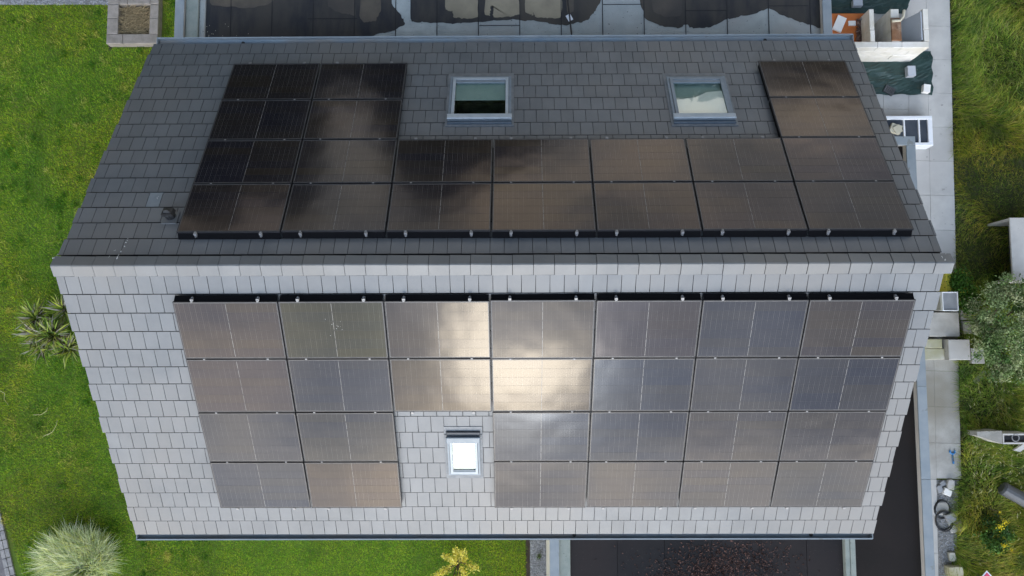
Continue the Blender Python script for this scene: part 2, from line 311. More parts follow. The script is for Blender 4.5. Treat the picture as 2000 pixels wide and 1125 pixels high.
# photovoltaic cell: near-black silicon under glass with fine pale fingers and ribbons
def cellmat():
    m = bpy.data.materials.new('photovoltaic_cells'); m.use_nodes = True; t = m.node_tree; b = t.nodes['Principled BSDF']
    tcx = N(t, 'ShaderNodeTexCoord'); sp = N(t, 'ShaderNodeSeparateXYZ'); L(t, tcx.outputs['Object'], sp.inputs[0])
    def lines(src, pitch, w, val):
        d = N(t, 'ShaderNodeMath', operation='DIVIDE'); d.inputs[1].default_value = pitch; L(t, src, d.inputs[0])
        f = N(t, 'ShaderNodeMath', operation='FRACT'); L(t, d.outputs[0], f.inputs[0])
        p = N(t, 'ShaderNodeMath', operation='PINGPONG'); p.inputs[1].default_value = .5; L(t, d.outputs[0], p.inputs[0])
        c = N(t, 'ShaderNodeMath', operation='LESS_THAN'); c.inputs[1].default_value = w/pitch/2; L(t, p.outputs[0], c.inputs[0])
        k = N(t, 'ShaderNodeMath', operation='MULTIPLY'); k.inputs[1].default_value = val; L(t, c.outputs[0], k.inputs[0]); return k.outputs[0]
    a = lines(sp.outputs['X'], .0905, .003, .6); b2 = lines(sp.outputs['X'], .0302, .0015, .3); c2 = lines(sp.outputs['Y'], .0182, .0008, .12)
    m1 = N(t, 'ShaderNodeMath', operation='MAXIMUM'); L(t, a, m1.inputs[0]); L(t, b2, m1.inputs[1])
    m2 = N(t, 'ShaderNodeMath', operation='MAXIMUM'); L(t, m1.outputs[0], m2.inputs[0]); L(t, c2, m2.inputs[1])
    g = N(t, 'ShaderNodeNewGeometry'); no = N(t, 'ShaderNodeTexNoise', inp={'Scale': 3.0, 'Detail': 4.0}); L(t, g.outputs['Position'], no.inputs['Vector'])
    mr = N(t, 'ShaderNodeMapRange', inp={'From Min': .38, 'From Max': .6, 'To Min': .25}); L(t, no.outputs['Fac'], mr.inputs['Value'])
    mm = N(t, 'ShaderNodeMath', operation='MULTIPLY'); L(t, m2.outputs[0], mm.inputs[0]); L(t, mr.outputs[0], mm.inputs[1])
    oi = N(t, 'ShaderNodeObjectInfo')
    base = N(t, 'ShaderNodeMix', data_type='RGBA'); base.inputs[6].default_value = (.010,.010,.017,1); base.inputs[7].default_value = (.020,.016,.014,1); L(t, oi.outputs['Random'], base.inputs[0])
    cx = N(t, 'ShaderNodeMix', data_type='RGBA'); cx.inputs[7].default_value = (.21,.2,.18,1); L(t, mm.outputs[0], cx.inputs[0]); L(t, base.outputs[2], cx.inputs[6])
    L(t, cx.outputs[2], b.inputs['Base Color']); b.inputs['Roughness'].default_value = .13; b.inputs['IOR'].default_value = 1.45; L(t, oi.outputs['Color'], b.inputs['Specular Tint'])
    # very slight waviness of the toughened glass
    w = N(t, 'ShaderNodeTexNoise', inp={'Scale': 1.8, 'Detail': 1.0}); L(t, g.outputs['Position'], w.inputs['Vector'])
    bu = N(t, 'ShaderNodeBump', inp={'Strength': .35, 'Distance': .012}); L(t, w.outputs['Fac'], bu.inputs['Height']); L(t, bu.outputs[0], b.inputs['Normal'])
    return m
MT['cell'] = cellmat()

# ------------------------------------------------------------------ the ground
XL, XR = -7.55, 6.95                     # verges
MB().add([(-2500,-2500,GZ),(2500,-2500,GZ),(2500,2500,GZ),(-2500,2500,GZ)], [(0,1,2,3)]).build('lawn', MT['earth'], kind='structure', world=False)
# rough ground right of the slabs
q = [at(1845,-60), at(1861,316), at(1871,530), at(1874,935), at(1880,1200)]
MB().add([(11.1,9.5,GZ+.003),(10.9,-4.6,GZ+.003),(10.35,-9.8,GZ+.003),(30,-9.8,GZ+.003),(30,9.5,GZ+.003)], [(0,1,2,3,4)]).build('rough_ground', MT['wildearth'], kind='structure', world=False)

# ------------------------------------------------------------------ the house
house = thing('house', (0,0,GZ), 'long house with dark tiled pitched roof carrying solar panels', 'house')
ZT = lambda y: -abs(y)*math.tan(AL)
w = MB()
wy = 4.55; wx0, wx1 = -7.3, 6.7
zt = -wy*math.tan(AL)-.12
w.add([(wx0,-wy,GZ),(wx0,wy,GZ),(wx0,wy,zt),(wx0,0,-.12),(wx0,-wy,zt)], [(0,4,3,2,1)])
w.add([(wx1,-wy,GZ),(wx1,wy,GZ),(wx1,wy,zt),(wx1,0,-.12),(wx1,-wy,zt)], [(0,1,2,3,4)])
w.add([(wx0,-wy,GZ),(wx1,-wy,GZ),(wx1,-wy,zt),(wx0,-wy,zt)], [(0,1,2,3)])
w.add([(wx0,wy,GZ),(wx1,wy,GZ),(wx1,wy,zt),(wx0,wy,zt)], [(3,2,1,0)])
w.build('wall', MT['white_wall'], house)
def skyrect(tl, tr, bl, br, sg, h=.1):
    P = [onroof(*p, sg, h) for p in (tl, tr, bl, br)]
    xs = ((P[0][0]+P[2][0])/2, (P[1][0]+P[3][0])/2); ss = sorted(((P[0][1]+P[1][1])/2, (P[2][1]+P[3][1])/2))
    return xs[0], xs[1], ss[0], ss[1]
SK = [(1, skyrect((878,149),(998,149),(877,234),(999,234),1)), (1, skyrect((1302,149),(1416,149),(1316,233),(1436,233),1)), (-1, skyrect((873,852),(936,852),(876,928),(939,928),-1))]
def P3(x, s, h, sg): return (x, sg*(s*CA+h*SA), -s*SA+h*CA)
deck = MB()
for sg in (1, -1):
    holes = [r for g, r in SK if g == sg]
    xs = sorted({XL+.03, XR-.03, *[v for r in holes for v in (r[0]+.1, r[1]-.1)]}); ss = sorted({.0, 5.86, *[v for r in holes for v in (r[2]+.1, r[3]-.1)]})
    for i in range(len(xs)-1):
        for j in range(len(ss)-1):
            mx, ms = (xs[i]+xs[i+1])/2, (ss[j]+ss[j+1])/2
            if any(r[0] < mx < r[1] and r[2] < ms < r[3] for r in holes): continue
            c = [(xs[i],ss[j]),(xs[i+1],ss[j]),(xs[i+1],ss[j+1]),(xs[i],ss[j+1])]
            if sg == 1: c = [c[0], c[3], c[2], c[1]]
            lo = [P3(*p, -.14, sg) for p in c]; hi = [P3(*p, -.02, sg) for p in c]
            deck.add(lo+hi, [(0,1,2,3),(7,6,5,4),(0,4,5,1),(1,5,6,2),(2,6,7,3),(3,7,4,0)])
roof = deck.build('roof', MT['deck'], house)
# tiles: one shared mesh per width; the lower edge rides on the row beneath
TW, TP, TH, OV, RISE = .234, .359, .018, .0, .020
def tile_verts(wd, flip, jit=0.0):
    ln = TP-(.029 if flip else .021); g = wd/2; e = .007
    y0, y1 = 0.0, ln                      # y0 butt end, y1 head end (upslope)
    pts = []
    for yy, hh in ((y0, .038+jit), (y1, .038+jit-RISE*ln/TP)):
        pts.append((yy, hh))
    (a, ha), (b, hb) = pts
    vs = [(-g,a,ha-TH),(g,a,ha-TH),(g,b,hb-TH),(-g,b,hb-TH), (-g,a,ha-.012),(g,a,ha-.012),(g,b,hb),(-g,b,hb), (-g+.003,a+.006,ha),(g-.003,a+.006,ha)]
    fs = [(3,2,1,0),(0,1,5,4),(4,5,9,8),(1,2,6,5),(3,0,4,7),(2,3,7,6),(5,6,9),(4,8,7),(8,9,6,7)]
    mi = [1,1,1,1,1,1,0,0,0]
    if flip:
        vs = [(x,-y,z) for x,y,z in vs]; fs = [f[::-1] for f in fs]
    return vs, fs, mi
tmesh = {}
def get_tile(wd, flip):
    k = (round(wd,3), flip)
    if k not in tmesh:
        vs, fs, mi = tile_verts(wd, flip); me = bpy.data.meshes.new('roof_tile'); me.from_pydata(vs, [], fs); me.materials.append(MT['tile']); me.materials.append(MT['tile_edge']); me.polygons.foreach_set('material_index', mi); me.update(); tmesh[k] = me
    return tmesh[k]
tiles = []; rnd0 = random.Random(5)
for sg, s0, xo in ((-1, .499, -3.912), (1, .556, -1.62)):
    for k in range(16 if sg == -1 else 16):
        s = s0+TP*k; off = xo+(k % 2)*TW/2
        n0 = math.floor((XL-off)/TW); x = off+n0*TW
        while x < XR-.02:
            vj = rnd0.uniform(-.006,.006)+(.012 if k % 2 else -.012); a, b = max(x, XL+vj), min(x+TW, XR+vj); segs = [(a, b)]
            for g, r in SK:
                if g == sg and s-TP*.5 > r[2]-.02 and s-TP*.5 < r[3]+.02:
                    ns = []
                    for u, v in segs:
                        if v <= r[0]-.02 or u >= r[1]+.02: ns.append((u, v))
                        else:
                            if u < r[0]-.02: ns.append((u, r[0]-.02))
                            if v > r[1]+.02: ns.append((r[1]+.02, v))
                    segs = ns
            for u, v in segs:
                if v-u > .03: tiles.append((sg, s, (u+v)/2, v-u-.0065))
            x += TW
# arrays (columns x rows of the panels), needed to know which tiles are covered
PW, PH = 1.742, 1.1268
X0U, S0U, X0L, S0L, SO = -5.657, 5.088, -5.680, .569, .174
UP = [(c, r) for r in range(4) for c in range(7) if (c < 2 or c == 6 or r >= 2)]     # r=0 at the eave
LO = [(c, r) for r in range(4) for c in range(7) if not (c == 2 and r >= 2)]         # r=0 at the ridge
def covered(sg, s, x):
    s = s-TP/2
    for c, r in (UP if sg == 1 else LO):
        if sg == 1: x0, a, b = X0U+c*PW, S0U-(r+1)*PH, S0U-r*PH
        else: x0, a, b = X0L+c*PW, S0L+r*PH, S0L+(r+1)*PH
        if x0-.02 < x < x0+PW+.02 and a-.05 < s < b+.05: return True
    return False
def score(t):
    sg, s, x, wd = t; p = np.array(P3(x, s-TP/2, 0, sg)); v = CAM-p; d = np.linalg.norm(v); n = np.array([0, sg*SA, CA])
    return wd*(n@v)/d**3
vis = [t for t in tiles if not covered(t[0], t[1], t[2])]
vis.sort(key=score, reverse=True); single = set(vis[:300]); rest = [t for t in tiles if t not in single]
rnd = random.Random(3)
pale = min(single | set(rest), key=lambda t: abs(t[2]-onroof(305,392,1)[0])+abs(t[1]-TP/2-onroof(305,392,1)[1])+(9 if t[0] < 0 else 0))
def tile_loc(sg, s, x, dh=0):
    return P3(x, s, dh, sg)
for t in vis[:300]:
    if t is pale: continue
    sg, s, x, wd = t
    o = inst('roof_tile', get_tile(wd, sg == 1), roof, tile_loc(sg, s, x, rnd.uniform(-.001,.002)), -AL*sg, rnd.gauss(0,.0025))
tb = []; fb = []; rn = []
def batch(lst, name, mat):
    vs_, fs_, rn_, mi_ = [], [], [], []
    for sg, s, x, wd in lst:
        vs, fs, mi = tile_verts(wd, sg == 1); mi_ += mi; r = rnd.random(); a = rnd.gauss(0,.0025); dh = rnd.uniform(-.001,.002); n = len(vs_)
        for (px_, py_, pz_) in vs:
            X = px_-a*py_; Y = py_+a*px_; Z = pz_+dh
            th = -AL*sg; L0 = P3(x, s, 0, sg)
            vs_.append((L0[0]+X, L0[1]+Y*math.cos(th)-Z*math.sin(th), L0[2]+Y*math.sin(th)+Z*math.cos(th))); rn_.append(r)
        fs_ += [tuple(i+n for i in f) for f in fs]
    me = bpy.data.meshes.new(name); me.from_pydata(vs_, [], fs_); me.materials.append(mat); me.materials.append(MT['tile_edge']); me.polygons.foreach_set('material_index', mi_); me.update()
    at_ = me.attributes.new('rnd', 'FLOAT', 'POINT'); at_.data.foreach_set('value', rn_)
    o = bpy.data.objects.new(name, me); COL.objects.link(o); o.parent = roof; o.location = (0,0,0); return o
# roof object's local frame = world shifted by the house origin
for o in list(roof.children): pass
rest = [t for t in rest if t is not pale]
ot = batch(rest, 'roof_tile', MT['tile']); ot['kind'] = 'stuff'
op = batch([pale], 'roof_tile', MT['tile_pale']); op['label'] = 'paler replacement roof tile above the black vent'
# roof.location is 0 and its mesh is shifted by -house origin; shift the tiles the same way
for o in roof.children: o.location.z -= GZ
# ridge tiles
rv = MB()
def ridge_mesh(wd):
    m = MB(); g = wd/2; t = .016; s1 = .155; h1, h2 = .062, .07
    ring = []
    for x, up in ((-g, .007), (g, 0)):
        A = P3(x, s1, h1+up, -1); A2 = P3(x, s1, h1+up-t, -1); B = (x, 0, (h2+up)/CA); B2 = (x, 0, (h2+up-t)/CA); C = P3(x, s1, h1+up, 1); C2 = P3(x, s1, h1+up-t, 1)
        Bf, Bb = (x, -.012, B[2]-.003), (x, .012, B[2]-.003)
        ring.append([A2, A, Bf, Bb, C, C2, B2])
    a, b = ring; n = 7
    m.add(a+b, [(i, (i+1) % n, n+(i+1) % n, n+i) for i in range(n)]+[tuple(range(n))[::-1], tuple(range(n, 2*n))]); return m
RP = .3402; x = -4.161-RP*10; me0 = None; k = 0
for f in (1,):
    while x < 7.0:
        a, b = max(x, -7.62), min(x+RP, 7.03)
        if b-a > .05:
            if abs(b-a-RP) < .01:
                if me0 is None: me0 = ridge_mesh(RP-.009).mesh('ridge_tile'); me0.materials.append(MT['tile'])
                me = me0
            else: me = ridge_mesh(b-a-.009).mesh('ridge_tile'); me.materials.append(MT['tile'])
            o = inst('ridge_tile', me, roof, ((a+b)/2, rnd.gauss(0,.0015), -GZ+rnd.uniform(0,.003)), 0, rnd.gauss(0,.003))
        x += RP
m = MB()
for sg in (1, -1):
    a = [P3(xx, ss, hh, sg) for hh in (.03, .054) for xx, ss in ((XL-.02, .0), (XR+.02, .0), (XR+.02, .163), (XL-.02, .163))]
    m.add(a, [(0,1,2,3),(7,6,5,4),(0,4,5,1),(1,5,6,2),(2,6,7,3),(3,7,4,0)] if sg == -1 else [(3,2,1,0),(4,5,6,7),(1,5,4,0),(2,6,5,1),(3,7,6,2),(0,4,7,3)])
m.build('ridge_batten', MT['deck'], roof)
# bird droppings / mortar flecks on the upper slope
bm_ = MB()
for px_, py_, r_ in ((230,506,2.2),(232,500,1.2),(238,492,1.3),(243,482,1.2),(246,474,1.6),(249,470,1.3),(108,505,2),(111,501,2),(114,497,1.2),(225,490,1),(214,505,1),(1837,504,1.6),(1845,510,1.6),(1861+-15,499,1),(308,386,1.4),(307,390,1.0),(160,530,.8),(660,587-8,1)):
    xx, ss_ = onroof(px_, py_, 1, .045); 
    if ss_ < 0: continue
    hh = .080 if ss_ < .17 else .055
    for q_ in range(2):
        cx_, cs_ = xx+rnd.gauss(0,.008), ss_+rnd.gauss(0,.012); rr = r_*.0055*rnd.uniform(.7,1.2)
        ring = [P3(cx_+rr*math.cos(a)*rnd.uniform(.6,1.2), cs_+rr*1.6*math.sin(a)*rnd.uniform(.6,1.2), hh+.001*q_, 1) for a in [i*PI/3 for i in range(6)]]
        bm_.add(ring+[P3(cx_, cs_, hh+.006, 1)], [(i, 6, (i+1) % 6) for i in range(6)])
bm_.build('bird_dropping', MT['bird'], roof, kind='stuff')
# gutters
def gutter(sg, y_in, z, xa, xb, name, wd=.15, outlets=()):
    y0 = y_in; y1 = y_in+sg*wd; zt = z; zb = z-.1; t = .008
    ya, yb = min(y0,y1), max(y0,y1)
    m = MB()
    m.box(xa, xb, ya, yb, zb-t, zb)
    m.box(xa, xb, ya, ya+t, zb, zt-(.0 if sg < 0 else .0)); m.box(xa, xb, yb-t, yb, zb, zt)
    yo = y1-sg*.011
    m.box(xa, xb, min(yo,yo+sg*.024), max(yo,yo+sg*.024), zt, zt+.012)
    g = m.build('gutter', MT['zinc'], house)
    b = MB().add([(xa+t,ya+t,zb+.002),(xb-t,ya+t,zb+.002),(xb-t,yb-t,zb+.002),(xa+t,yb-t,zb+.002)], [(0,1,2,3)]); b.build('gutter_bed', MT['zinc_in'], g)
    for xe in (xa, xb): MB().box(xe-.006, xe+.006, ya-.002, yb+.002, zb-t, zt+.016).build('end_cap', MT['zinc'], g)
    for xo in outlets:
        o = MB(); o.tube([(xo, (ya+yb)/2, zb+.004), (xo, (ya+yb)/2, zb+.016)], .038, 14); o.build('outlet', MT['black'], g)
    xj = xa+2.6
    while xj < xb:
        MB().box(xj-.02, xj+.02, min(yo,yo+sg*.026)-.001, max(yo,yo+sg*.026)+.001, zt-.02, zt+.015).build('joint_sleeve', MT['zinc_in'], g); xj += 3.0
zg = -5.86*SA-.035
gutter(1, 5.86*CA+.045, zg+.015, XL+.08, XR+.0, 'gutter', .165, (onroof(474,84,1)[0], onroof(1495,78,1)[0]))
gutter(-1, -(5.86*CA+.03), zg-.0, XL+.02, XR+.0, 'gutter', .115, (onroof(1587,1043,-1)[0], onroof(1122,1045,-1)[0]))
for sg in (1,-1):
    m = MB(); y = 5.8*CA; m.box(XL+.06, XR-.06, min(sg*y,sg*(y-.02)), max(sg*y,sg*(y-.02)), zg-.2, zg-.04); m.build('fascia', MT['darkgrey'], house)
for xe in (XL+.05, XR-.05):
    m = MB()
    for sg in (1,-1):
        a = [P3(xe-.01, 0, -.2, sg), P3(xe+.01, 0, -.2, sg), P3(xe+.01, 5.8, -.2, sg), P3(xe-.01, 5.8, -.2, sg)]; b = [P3(xe-.01, 0, -.145, sg), P3(xe+.01, 0, -.145, sg), P3(xe+.01, 5.8, -.145, sg), P3(xe-.01, 5.8, -.145, sg)]
        if sg == 1: m.hexa(a, b)
        else: m.hexa([a[0],a[3],a[2],a[1]], [b[0],b[3],b[2],b[1]])
    m.build('barge_board', MT['darkgrey'], house)
# skylights, built in roof-plane coordinates (local y: north along the slope) and turned with the slope
def lbox(m, x0, x1, y0, y1, z0, z1): return m.box(x0, x1, y0, y1, z0, z1)
def skylight(sg, r, kind, label):
    x0, x1, s0, s1 = r; cx, cs = (x0+x1)/2, (s0+s1)/2; hx, hy = (x1-x0)/2, (s1-s0)/2
    sk = bpy.data.objects.new('skylight', None); COL.objects.link(sk); sk.parent = house
    p = P3(cx, cs, 0, sg); sk.location = (p[0], p[1], p[2]-GZ); sk.rotation_euler = (-AL*sg, 0, 0); sk['label'] = label
    up = -1 if sg == 1 else 1            # local y direction that points up the slope (to the ridge)
    def B(name, mat, *boxes, **k):
        m = MB()
        for b in boxes: m.box(*b)
        return m.build(name, mat, sk, world=False)
    pale_ = MT['skyframe_pale'] if kind in ('teal', 'white') else MT['skyframe']
    fw = .075 if kind != 'white' else .06
    # flashing skirt
    e = .05
    B('flashing', MT['flash'], (-hx-e, hx+e, hy, hy+.17, .005, .043), (-hx-e, hx+e, -hy-.11, -hy, .02, .056), (-hx-e, -hx, -hy, hy, .02, .054), (hx, hx+e, -hy, hy, .02, .054))
    # outer casing
    B('casing', MT['skyframe'], (-hx, -hx+fw*.6, -hy, hy, -.12, .10), (hx-fw*.6, hx, -hy, hy, -.12, .10), (-hx+fw*.6, hx-fw*.6, hy-fw*.6, hy, -.12, .098), (-hx+fw*.6, hx-fw*.6, -hy, -hy+fw*.6, -.12, .098))
    i = fw*.6+.008; w2 = fw*.75
    top = (-hx+i, hx-i)
    B('sash', pale_, (-hx+i, -hx+i+w2, -hy+i, hy-i, -.05, .118), (hx-i-w2, hx-i, -hy+i, hy-i, -.05, .118), (-hx+i+w2, hx-i-w2, hy-i-w2, hy-i, -.05, .116), (-hx+i+w2, hx-i-w2, -hy+i, -hy+i+w2, -.05, .116))
    # hood at the upper end of the slope
    ya, yb = (up*hy, up*(hy-.13)); m = MB(); m.box(-hx-.012, hx+.012, min(ya,yb), max(ya,yb), .119, .15, .012); m.build('hood', MT['skyframe_pale'] if kind != 'white' else MT['skyframe'], sk, world=False)
    ya, yb = (up*(hy+.075), up*(hy+.002)); m = MB(); m.box(-hx-.01, hx+.01, min(ya,yb), max(ya,yb), .03, .09, .01); m.build('head_flashing', MT['hood_dark'] if kind != 'white' else MT['darkgrey'], sk, world=False)
    ya, yb = (-up*(hy-i-w2), -up*(hy-i-w2-(.085 if kind != 'white' else .03))); m = MB(); m.box(-hx+i+w2+.004, hx-i-w2-.004, min(ya,yb), max(ya,yb), .06, .105); m.build('vent_flap', MT['skyframe'], sk, world=False)
    gx, gy = hx-i-w2, hy-i-w2
    B('pane', MT['glass'], (-gx, gx, -gy, gy, .085, .09))
    # inside: white reveal, dark room, sheets coloured as reflections in the glass
    room = MB(); 
    for b in ((-gx-.02, -gx, -gy, gy, -.5, .06), (gx, gx+.02, -gy, gy, -.5, .06), (-gx, gx, -gy-.02, -gy, -.5, .06), (-gx, gx, gy, gy+.02, -.5, .06), (-gx, gx, -gy, gy, -.52, -.5)): room.box(*b)
    room.build('reveal', MT['room'], sk, world=False)
    if kind == 'teal':
        m = MB(); m.box(-gx+.004, gx-.004, -gy*.05, gy-.01, .05, .058); m.build('reflection_sheet', MT['teal'], sk, world=False)  # teal sheet imitates a reflection in the pane
    elif kind == 'mixed':
        m = MB(); m.prism([(-gx+.004,-gy+.01),(gx-.004,-gy+.01),(gx-.004,gy*.42),(gx*.35,gy*.36),(-.08,gy*.06),(-gx+.004,-gy*.06)], .066, .072); m.build('cloud_reflection', MT['reflection_sheet'], sk, world=False)  # white outline imitates bright cloud mirrored in the pane
        m = MB(); m.box(-gx+.004, gx-.004, -gy*.3, gy-.01, .02, .028); m.build('reflection_sheet', MT['teal'], sk, world=False)
    else:
        m = MB(); m.box(-gx+.004, gx-.004, -gy+.01, gy-.01, .06, .068); m.build('reflection_sheet', MT['reflection_sheet'], sk, world=False)  # white sheet imitates bright sky reflected in the pane
    return sk
skylight(*SK[0], 'teal', 'skylight with teal painted reflection between the panel wings')
skylight(*SK[1], 'mixed', 'skylight with painted white reflection beside the right-hand panel wing')
skylight(*SK[2], 'white', 'small narrow skylight showing white, in the gap of the sunlit array')
# roof vent
vx, vs = onroof(330, 420, 1, .12); p = P3(vx, vs, 0, 1)
vt = bpy.data.objects.new('roof_vent', None); COL.objects.link(vt); vt.parent = house; vt.location = (p[0], p[1], p[2]-GZ); vt.rotation_euler = (-AL, 0, 0)
m = MB(); m.box(-.13, .13, -.13, .15, .03, .05, .006); m.build('base_plate', MT['tile'], vt, world=False)
m = MB(); m.tube([(0,.03,.04),(0,.02,.13),(0,-.01,.19),(0,-.05,.215)], [.085,.085,.09,.06], 10); m.add([(-.09,.1,.12),(.09,.1,.12),(.1,-.07,.15),(-.1,-.07,.15),(-.08,.09,.21),(.08,.09,.21),(.085,-.075,.22),(-.085,-.075,.22)], [(3,2,1,0),(4,5,6,7),(0,1,5,4),(1,2,6,5),(2,3,7,6),(3,0,4,7)]); m.build('cowl', MT['black'], vt, world=False)

# ------------------------------------------------------------------ solar panels
PX, PY, PT = 1.722, 1.1068, .035
def ringmesh(name, hx, hy, w, z0, z1):
    m = MB(); m.box(-hx, hx, -hy, -hy+w, z0, z1, .0015); m.box(-hx, hx, hy-w, hy, z0, z1, .0015); m.box(-hx, -hx+w, -hy+w, hy-w, z0, z1, .0015); m.box(hx-w, hx, -hy+w, hy-w, z0, z1, .0015)
    return m.mesh(name)
fm = ringmesh('frame', PX/2, PY/2, .014, -PT, 0); fm.materials.append(MT['pframe'])
bk = MB().box(-PX/2+.014, PX/2-.014, -PY/2+.014, PY/2-.014, -.02, -.0045).mesh('backsheet'); bk.materials.append(MT['back'])
RH = (PY-.028-.022)/6; CWD = (PX-.028-.020)/2-.004
cm_ = MB().box(-CWD/2, CWD/2, -RH/2+.0015, RH/2-.0015, -.0044, -.003).mesh('cell_row'); cm_.materials.append(MT['cell'])
dm = MB(); 
for q_ in range(6): dm.box(-.0028, .0028, (q_-3)*RH+.018, (q_-3)*RH+RH-.018, -.0044, -.0032)
dm = dm.mesh('centre_ribbon'); dm.materials.append(material('tinned_ribbon', (.2,.19,.175), (.30,.29,.27), scale=3, rough=.3))
km = MB(); km.box(-.017,.017,-.013,.013,.0005,.004,.001); km.tube([(0,0,.004),(0,0,.009)], .007, 6); km = km.mesh('clamp'); km.materials.append(MT['steel'])
ORD = ['first', 'second', 'third', 'fourth', 'fifth', 'sixth', 'seventh']
LROW = ['ridge row', 'second row below the ridge', 'third row below the ridge', 'gutter row']
UROW = ['gutter-side row', 'second row from the gutter', 'second row from the ridge', 'ridge-side row']
def make_panel(sg, c, r):
    if sg == 1: s = S0U-(r+.5)*PH; x = X0U+(c+.5)*PW; yy = lambda d: d
    else: s = S0L+(r+.5)*PH; x = X0L+(c+.5)*PW
    tilt = rnd.gauss(0, .006); loc = P3(x, s, SO, sg)
    if sg == 1:
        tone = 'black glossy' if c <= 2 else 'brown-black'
        if r >= 2: nm = f'{tone} solar panel, {ORD[c]} from left, {"ridge row" if r == 3 else "second row from ridge"}, shaded array'
        elif c < 2: nm = f'{tone} solar panel, {"left" if c == 0 else "right"} of two, {"gutter row" if r == 0 else "row next to gutter row"}, left of skylights'
        else: nm = f'{tone} solar panel right of both skylights, {"nearest the gutter" if r == 0 else "second from the gutter"}'
        grp = 'solar panels on the shaded upper slope'
    else:
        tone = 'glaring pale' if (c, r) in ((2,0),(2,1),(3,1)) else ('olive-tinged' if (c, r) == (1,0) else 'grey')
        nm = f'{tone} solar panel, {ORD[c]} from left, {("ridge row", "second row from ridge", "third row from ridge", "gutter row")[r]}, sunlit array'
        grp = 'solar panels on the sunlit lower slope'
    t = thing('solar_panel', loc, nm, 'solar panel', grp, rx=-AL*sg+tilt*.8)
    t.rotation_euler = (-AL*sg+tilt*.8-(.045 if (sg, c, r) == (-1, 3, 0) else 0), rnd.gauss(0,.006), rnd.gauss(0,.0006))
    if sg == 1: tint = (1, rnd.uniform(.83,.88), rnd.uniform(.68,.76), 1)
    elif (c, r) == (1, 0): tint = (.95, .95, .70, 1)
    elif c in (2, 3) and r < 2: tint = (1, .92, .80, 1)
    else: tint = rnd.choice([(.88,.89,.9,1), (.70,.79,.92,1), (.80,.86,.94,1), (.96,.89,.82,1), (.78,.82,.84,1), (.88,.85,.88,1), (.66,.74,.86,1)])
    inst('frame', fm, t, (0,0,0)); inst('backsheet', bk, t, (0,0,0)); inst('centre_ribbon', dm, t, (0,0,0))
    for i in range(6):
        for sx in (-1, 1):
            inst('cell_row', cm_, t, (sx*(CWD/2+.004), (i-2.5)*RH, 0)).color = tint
    occ = UP if sg == 1 else LO
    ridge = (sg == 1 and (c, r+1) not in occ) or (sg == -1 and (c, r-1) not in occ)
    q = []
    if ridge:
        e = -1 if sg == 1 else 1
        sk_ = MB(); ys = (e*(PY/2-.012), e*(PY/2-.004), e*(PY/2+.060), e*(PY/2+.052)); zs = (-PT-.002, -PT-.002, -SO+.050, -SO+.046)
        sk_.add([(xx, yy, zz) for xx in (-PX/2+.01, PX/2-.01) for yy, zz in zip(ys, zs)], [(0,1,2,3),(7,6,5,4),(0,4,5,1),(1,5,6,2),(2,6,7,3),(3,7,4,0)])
        sk_.build('edge_shade', MT['shade_strip'], t, world=False)  # added sloping strip, paints the shadow band on the ridge side
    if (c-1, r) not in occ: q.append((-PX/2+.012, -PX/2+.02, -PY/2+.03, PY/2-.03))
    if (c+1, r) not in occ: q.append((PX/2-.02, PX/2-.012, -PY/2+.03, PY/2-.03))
    for b in q: MB().box(*b, -SO+.045, -PT-.002).build('edge_shade', MT['shade_strip'], t, world=False)  # added upright strips, black in place of shade below the free edges
    for sx in (-1, 1):        # clamps in the joint on the ridge side of each panel and on free edges
        for e in (1, -1):
            nb = (c, r+1) if ((sg == 1 and e == -1) or (sg == -1 and e == -1)) else (c, r-1)
            if nb in occ and e == 1: continue
            inst('clamp', km, t, (sx*.30*PW*(1 if sg == 1 else 1)+(.02 if sx > 0 else -.02), e*PH/2, 0))
    if (sg, c, r) == (-1, 1, 0):
        m = MB()
        for _ in range(11):
            x_, y_, q_ = rnd.gauss(.02,.07), rnd.gauss(.12,.10), rnd.uniform(.0025,.005); m.add([(x_+q_*math.cos(a), y_+q_*math.sin(a)*1.4, -.0022) for a in (0,1.2,2.5,3.8,5.0)]+[(x_,y_,-.001)], [(i,(i+1)%5,5) for i in range(5)])
        m.build('bird_dropping', MT['bird'], t, world=False, kind='stuff')
    return t
for c, r in UP: make_panel(1, c, r)
for c, r in LO: make_panel(-1, c, r)
# rails under the panels, two to each column, sticking out a little at both ends
def rail(sg, x, sa, sb, label):
    sm = (sa+sb)/2; p = P3(x, sm, 0, sg); t = thing('mounting_rail', p, label, 'mounting rail', 'mounting rails of the solar arrays', rx=-AL*sg)
    hl = (sb-sa)/2
    m = MB(); m.box(-.02,.02,-hl,hl,.095,.134,.003); m.build('rail', MT['rail'], t, world=False)
    n = max(2, int((sb-sa)/1.1)+1)
    for i in range(n):
        y = -hl+.09+(2*hl-.18)*i/(n-1)
        h = MB(); h.box(-.017,.017,y-.025,y+.025,.052,.094); h.box(-.03,.03,y-.05,y+.05,.045,.052); h.build('roof_hook', MT['rail'], t, world=False)
    for e in (1,-1):
        h = MB(); h.box(-.026,.026,min(e*(hl-.045),e*(hl-.004)),max(e*(hl-.045),e*(hl-.004)),.135,.172,.003); h.box(-.01,.01,min(e*(hl+.012),e*hl),max(e*(hl+.012),e*hl),.1,.13); h.build('end_clamp', MT['steel'], t, world=False)
    return t
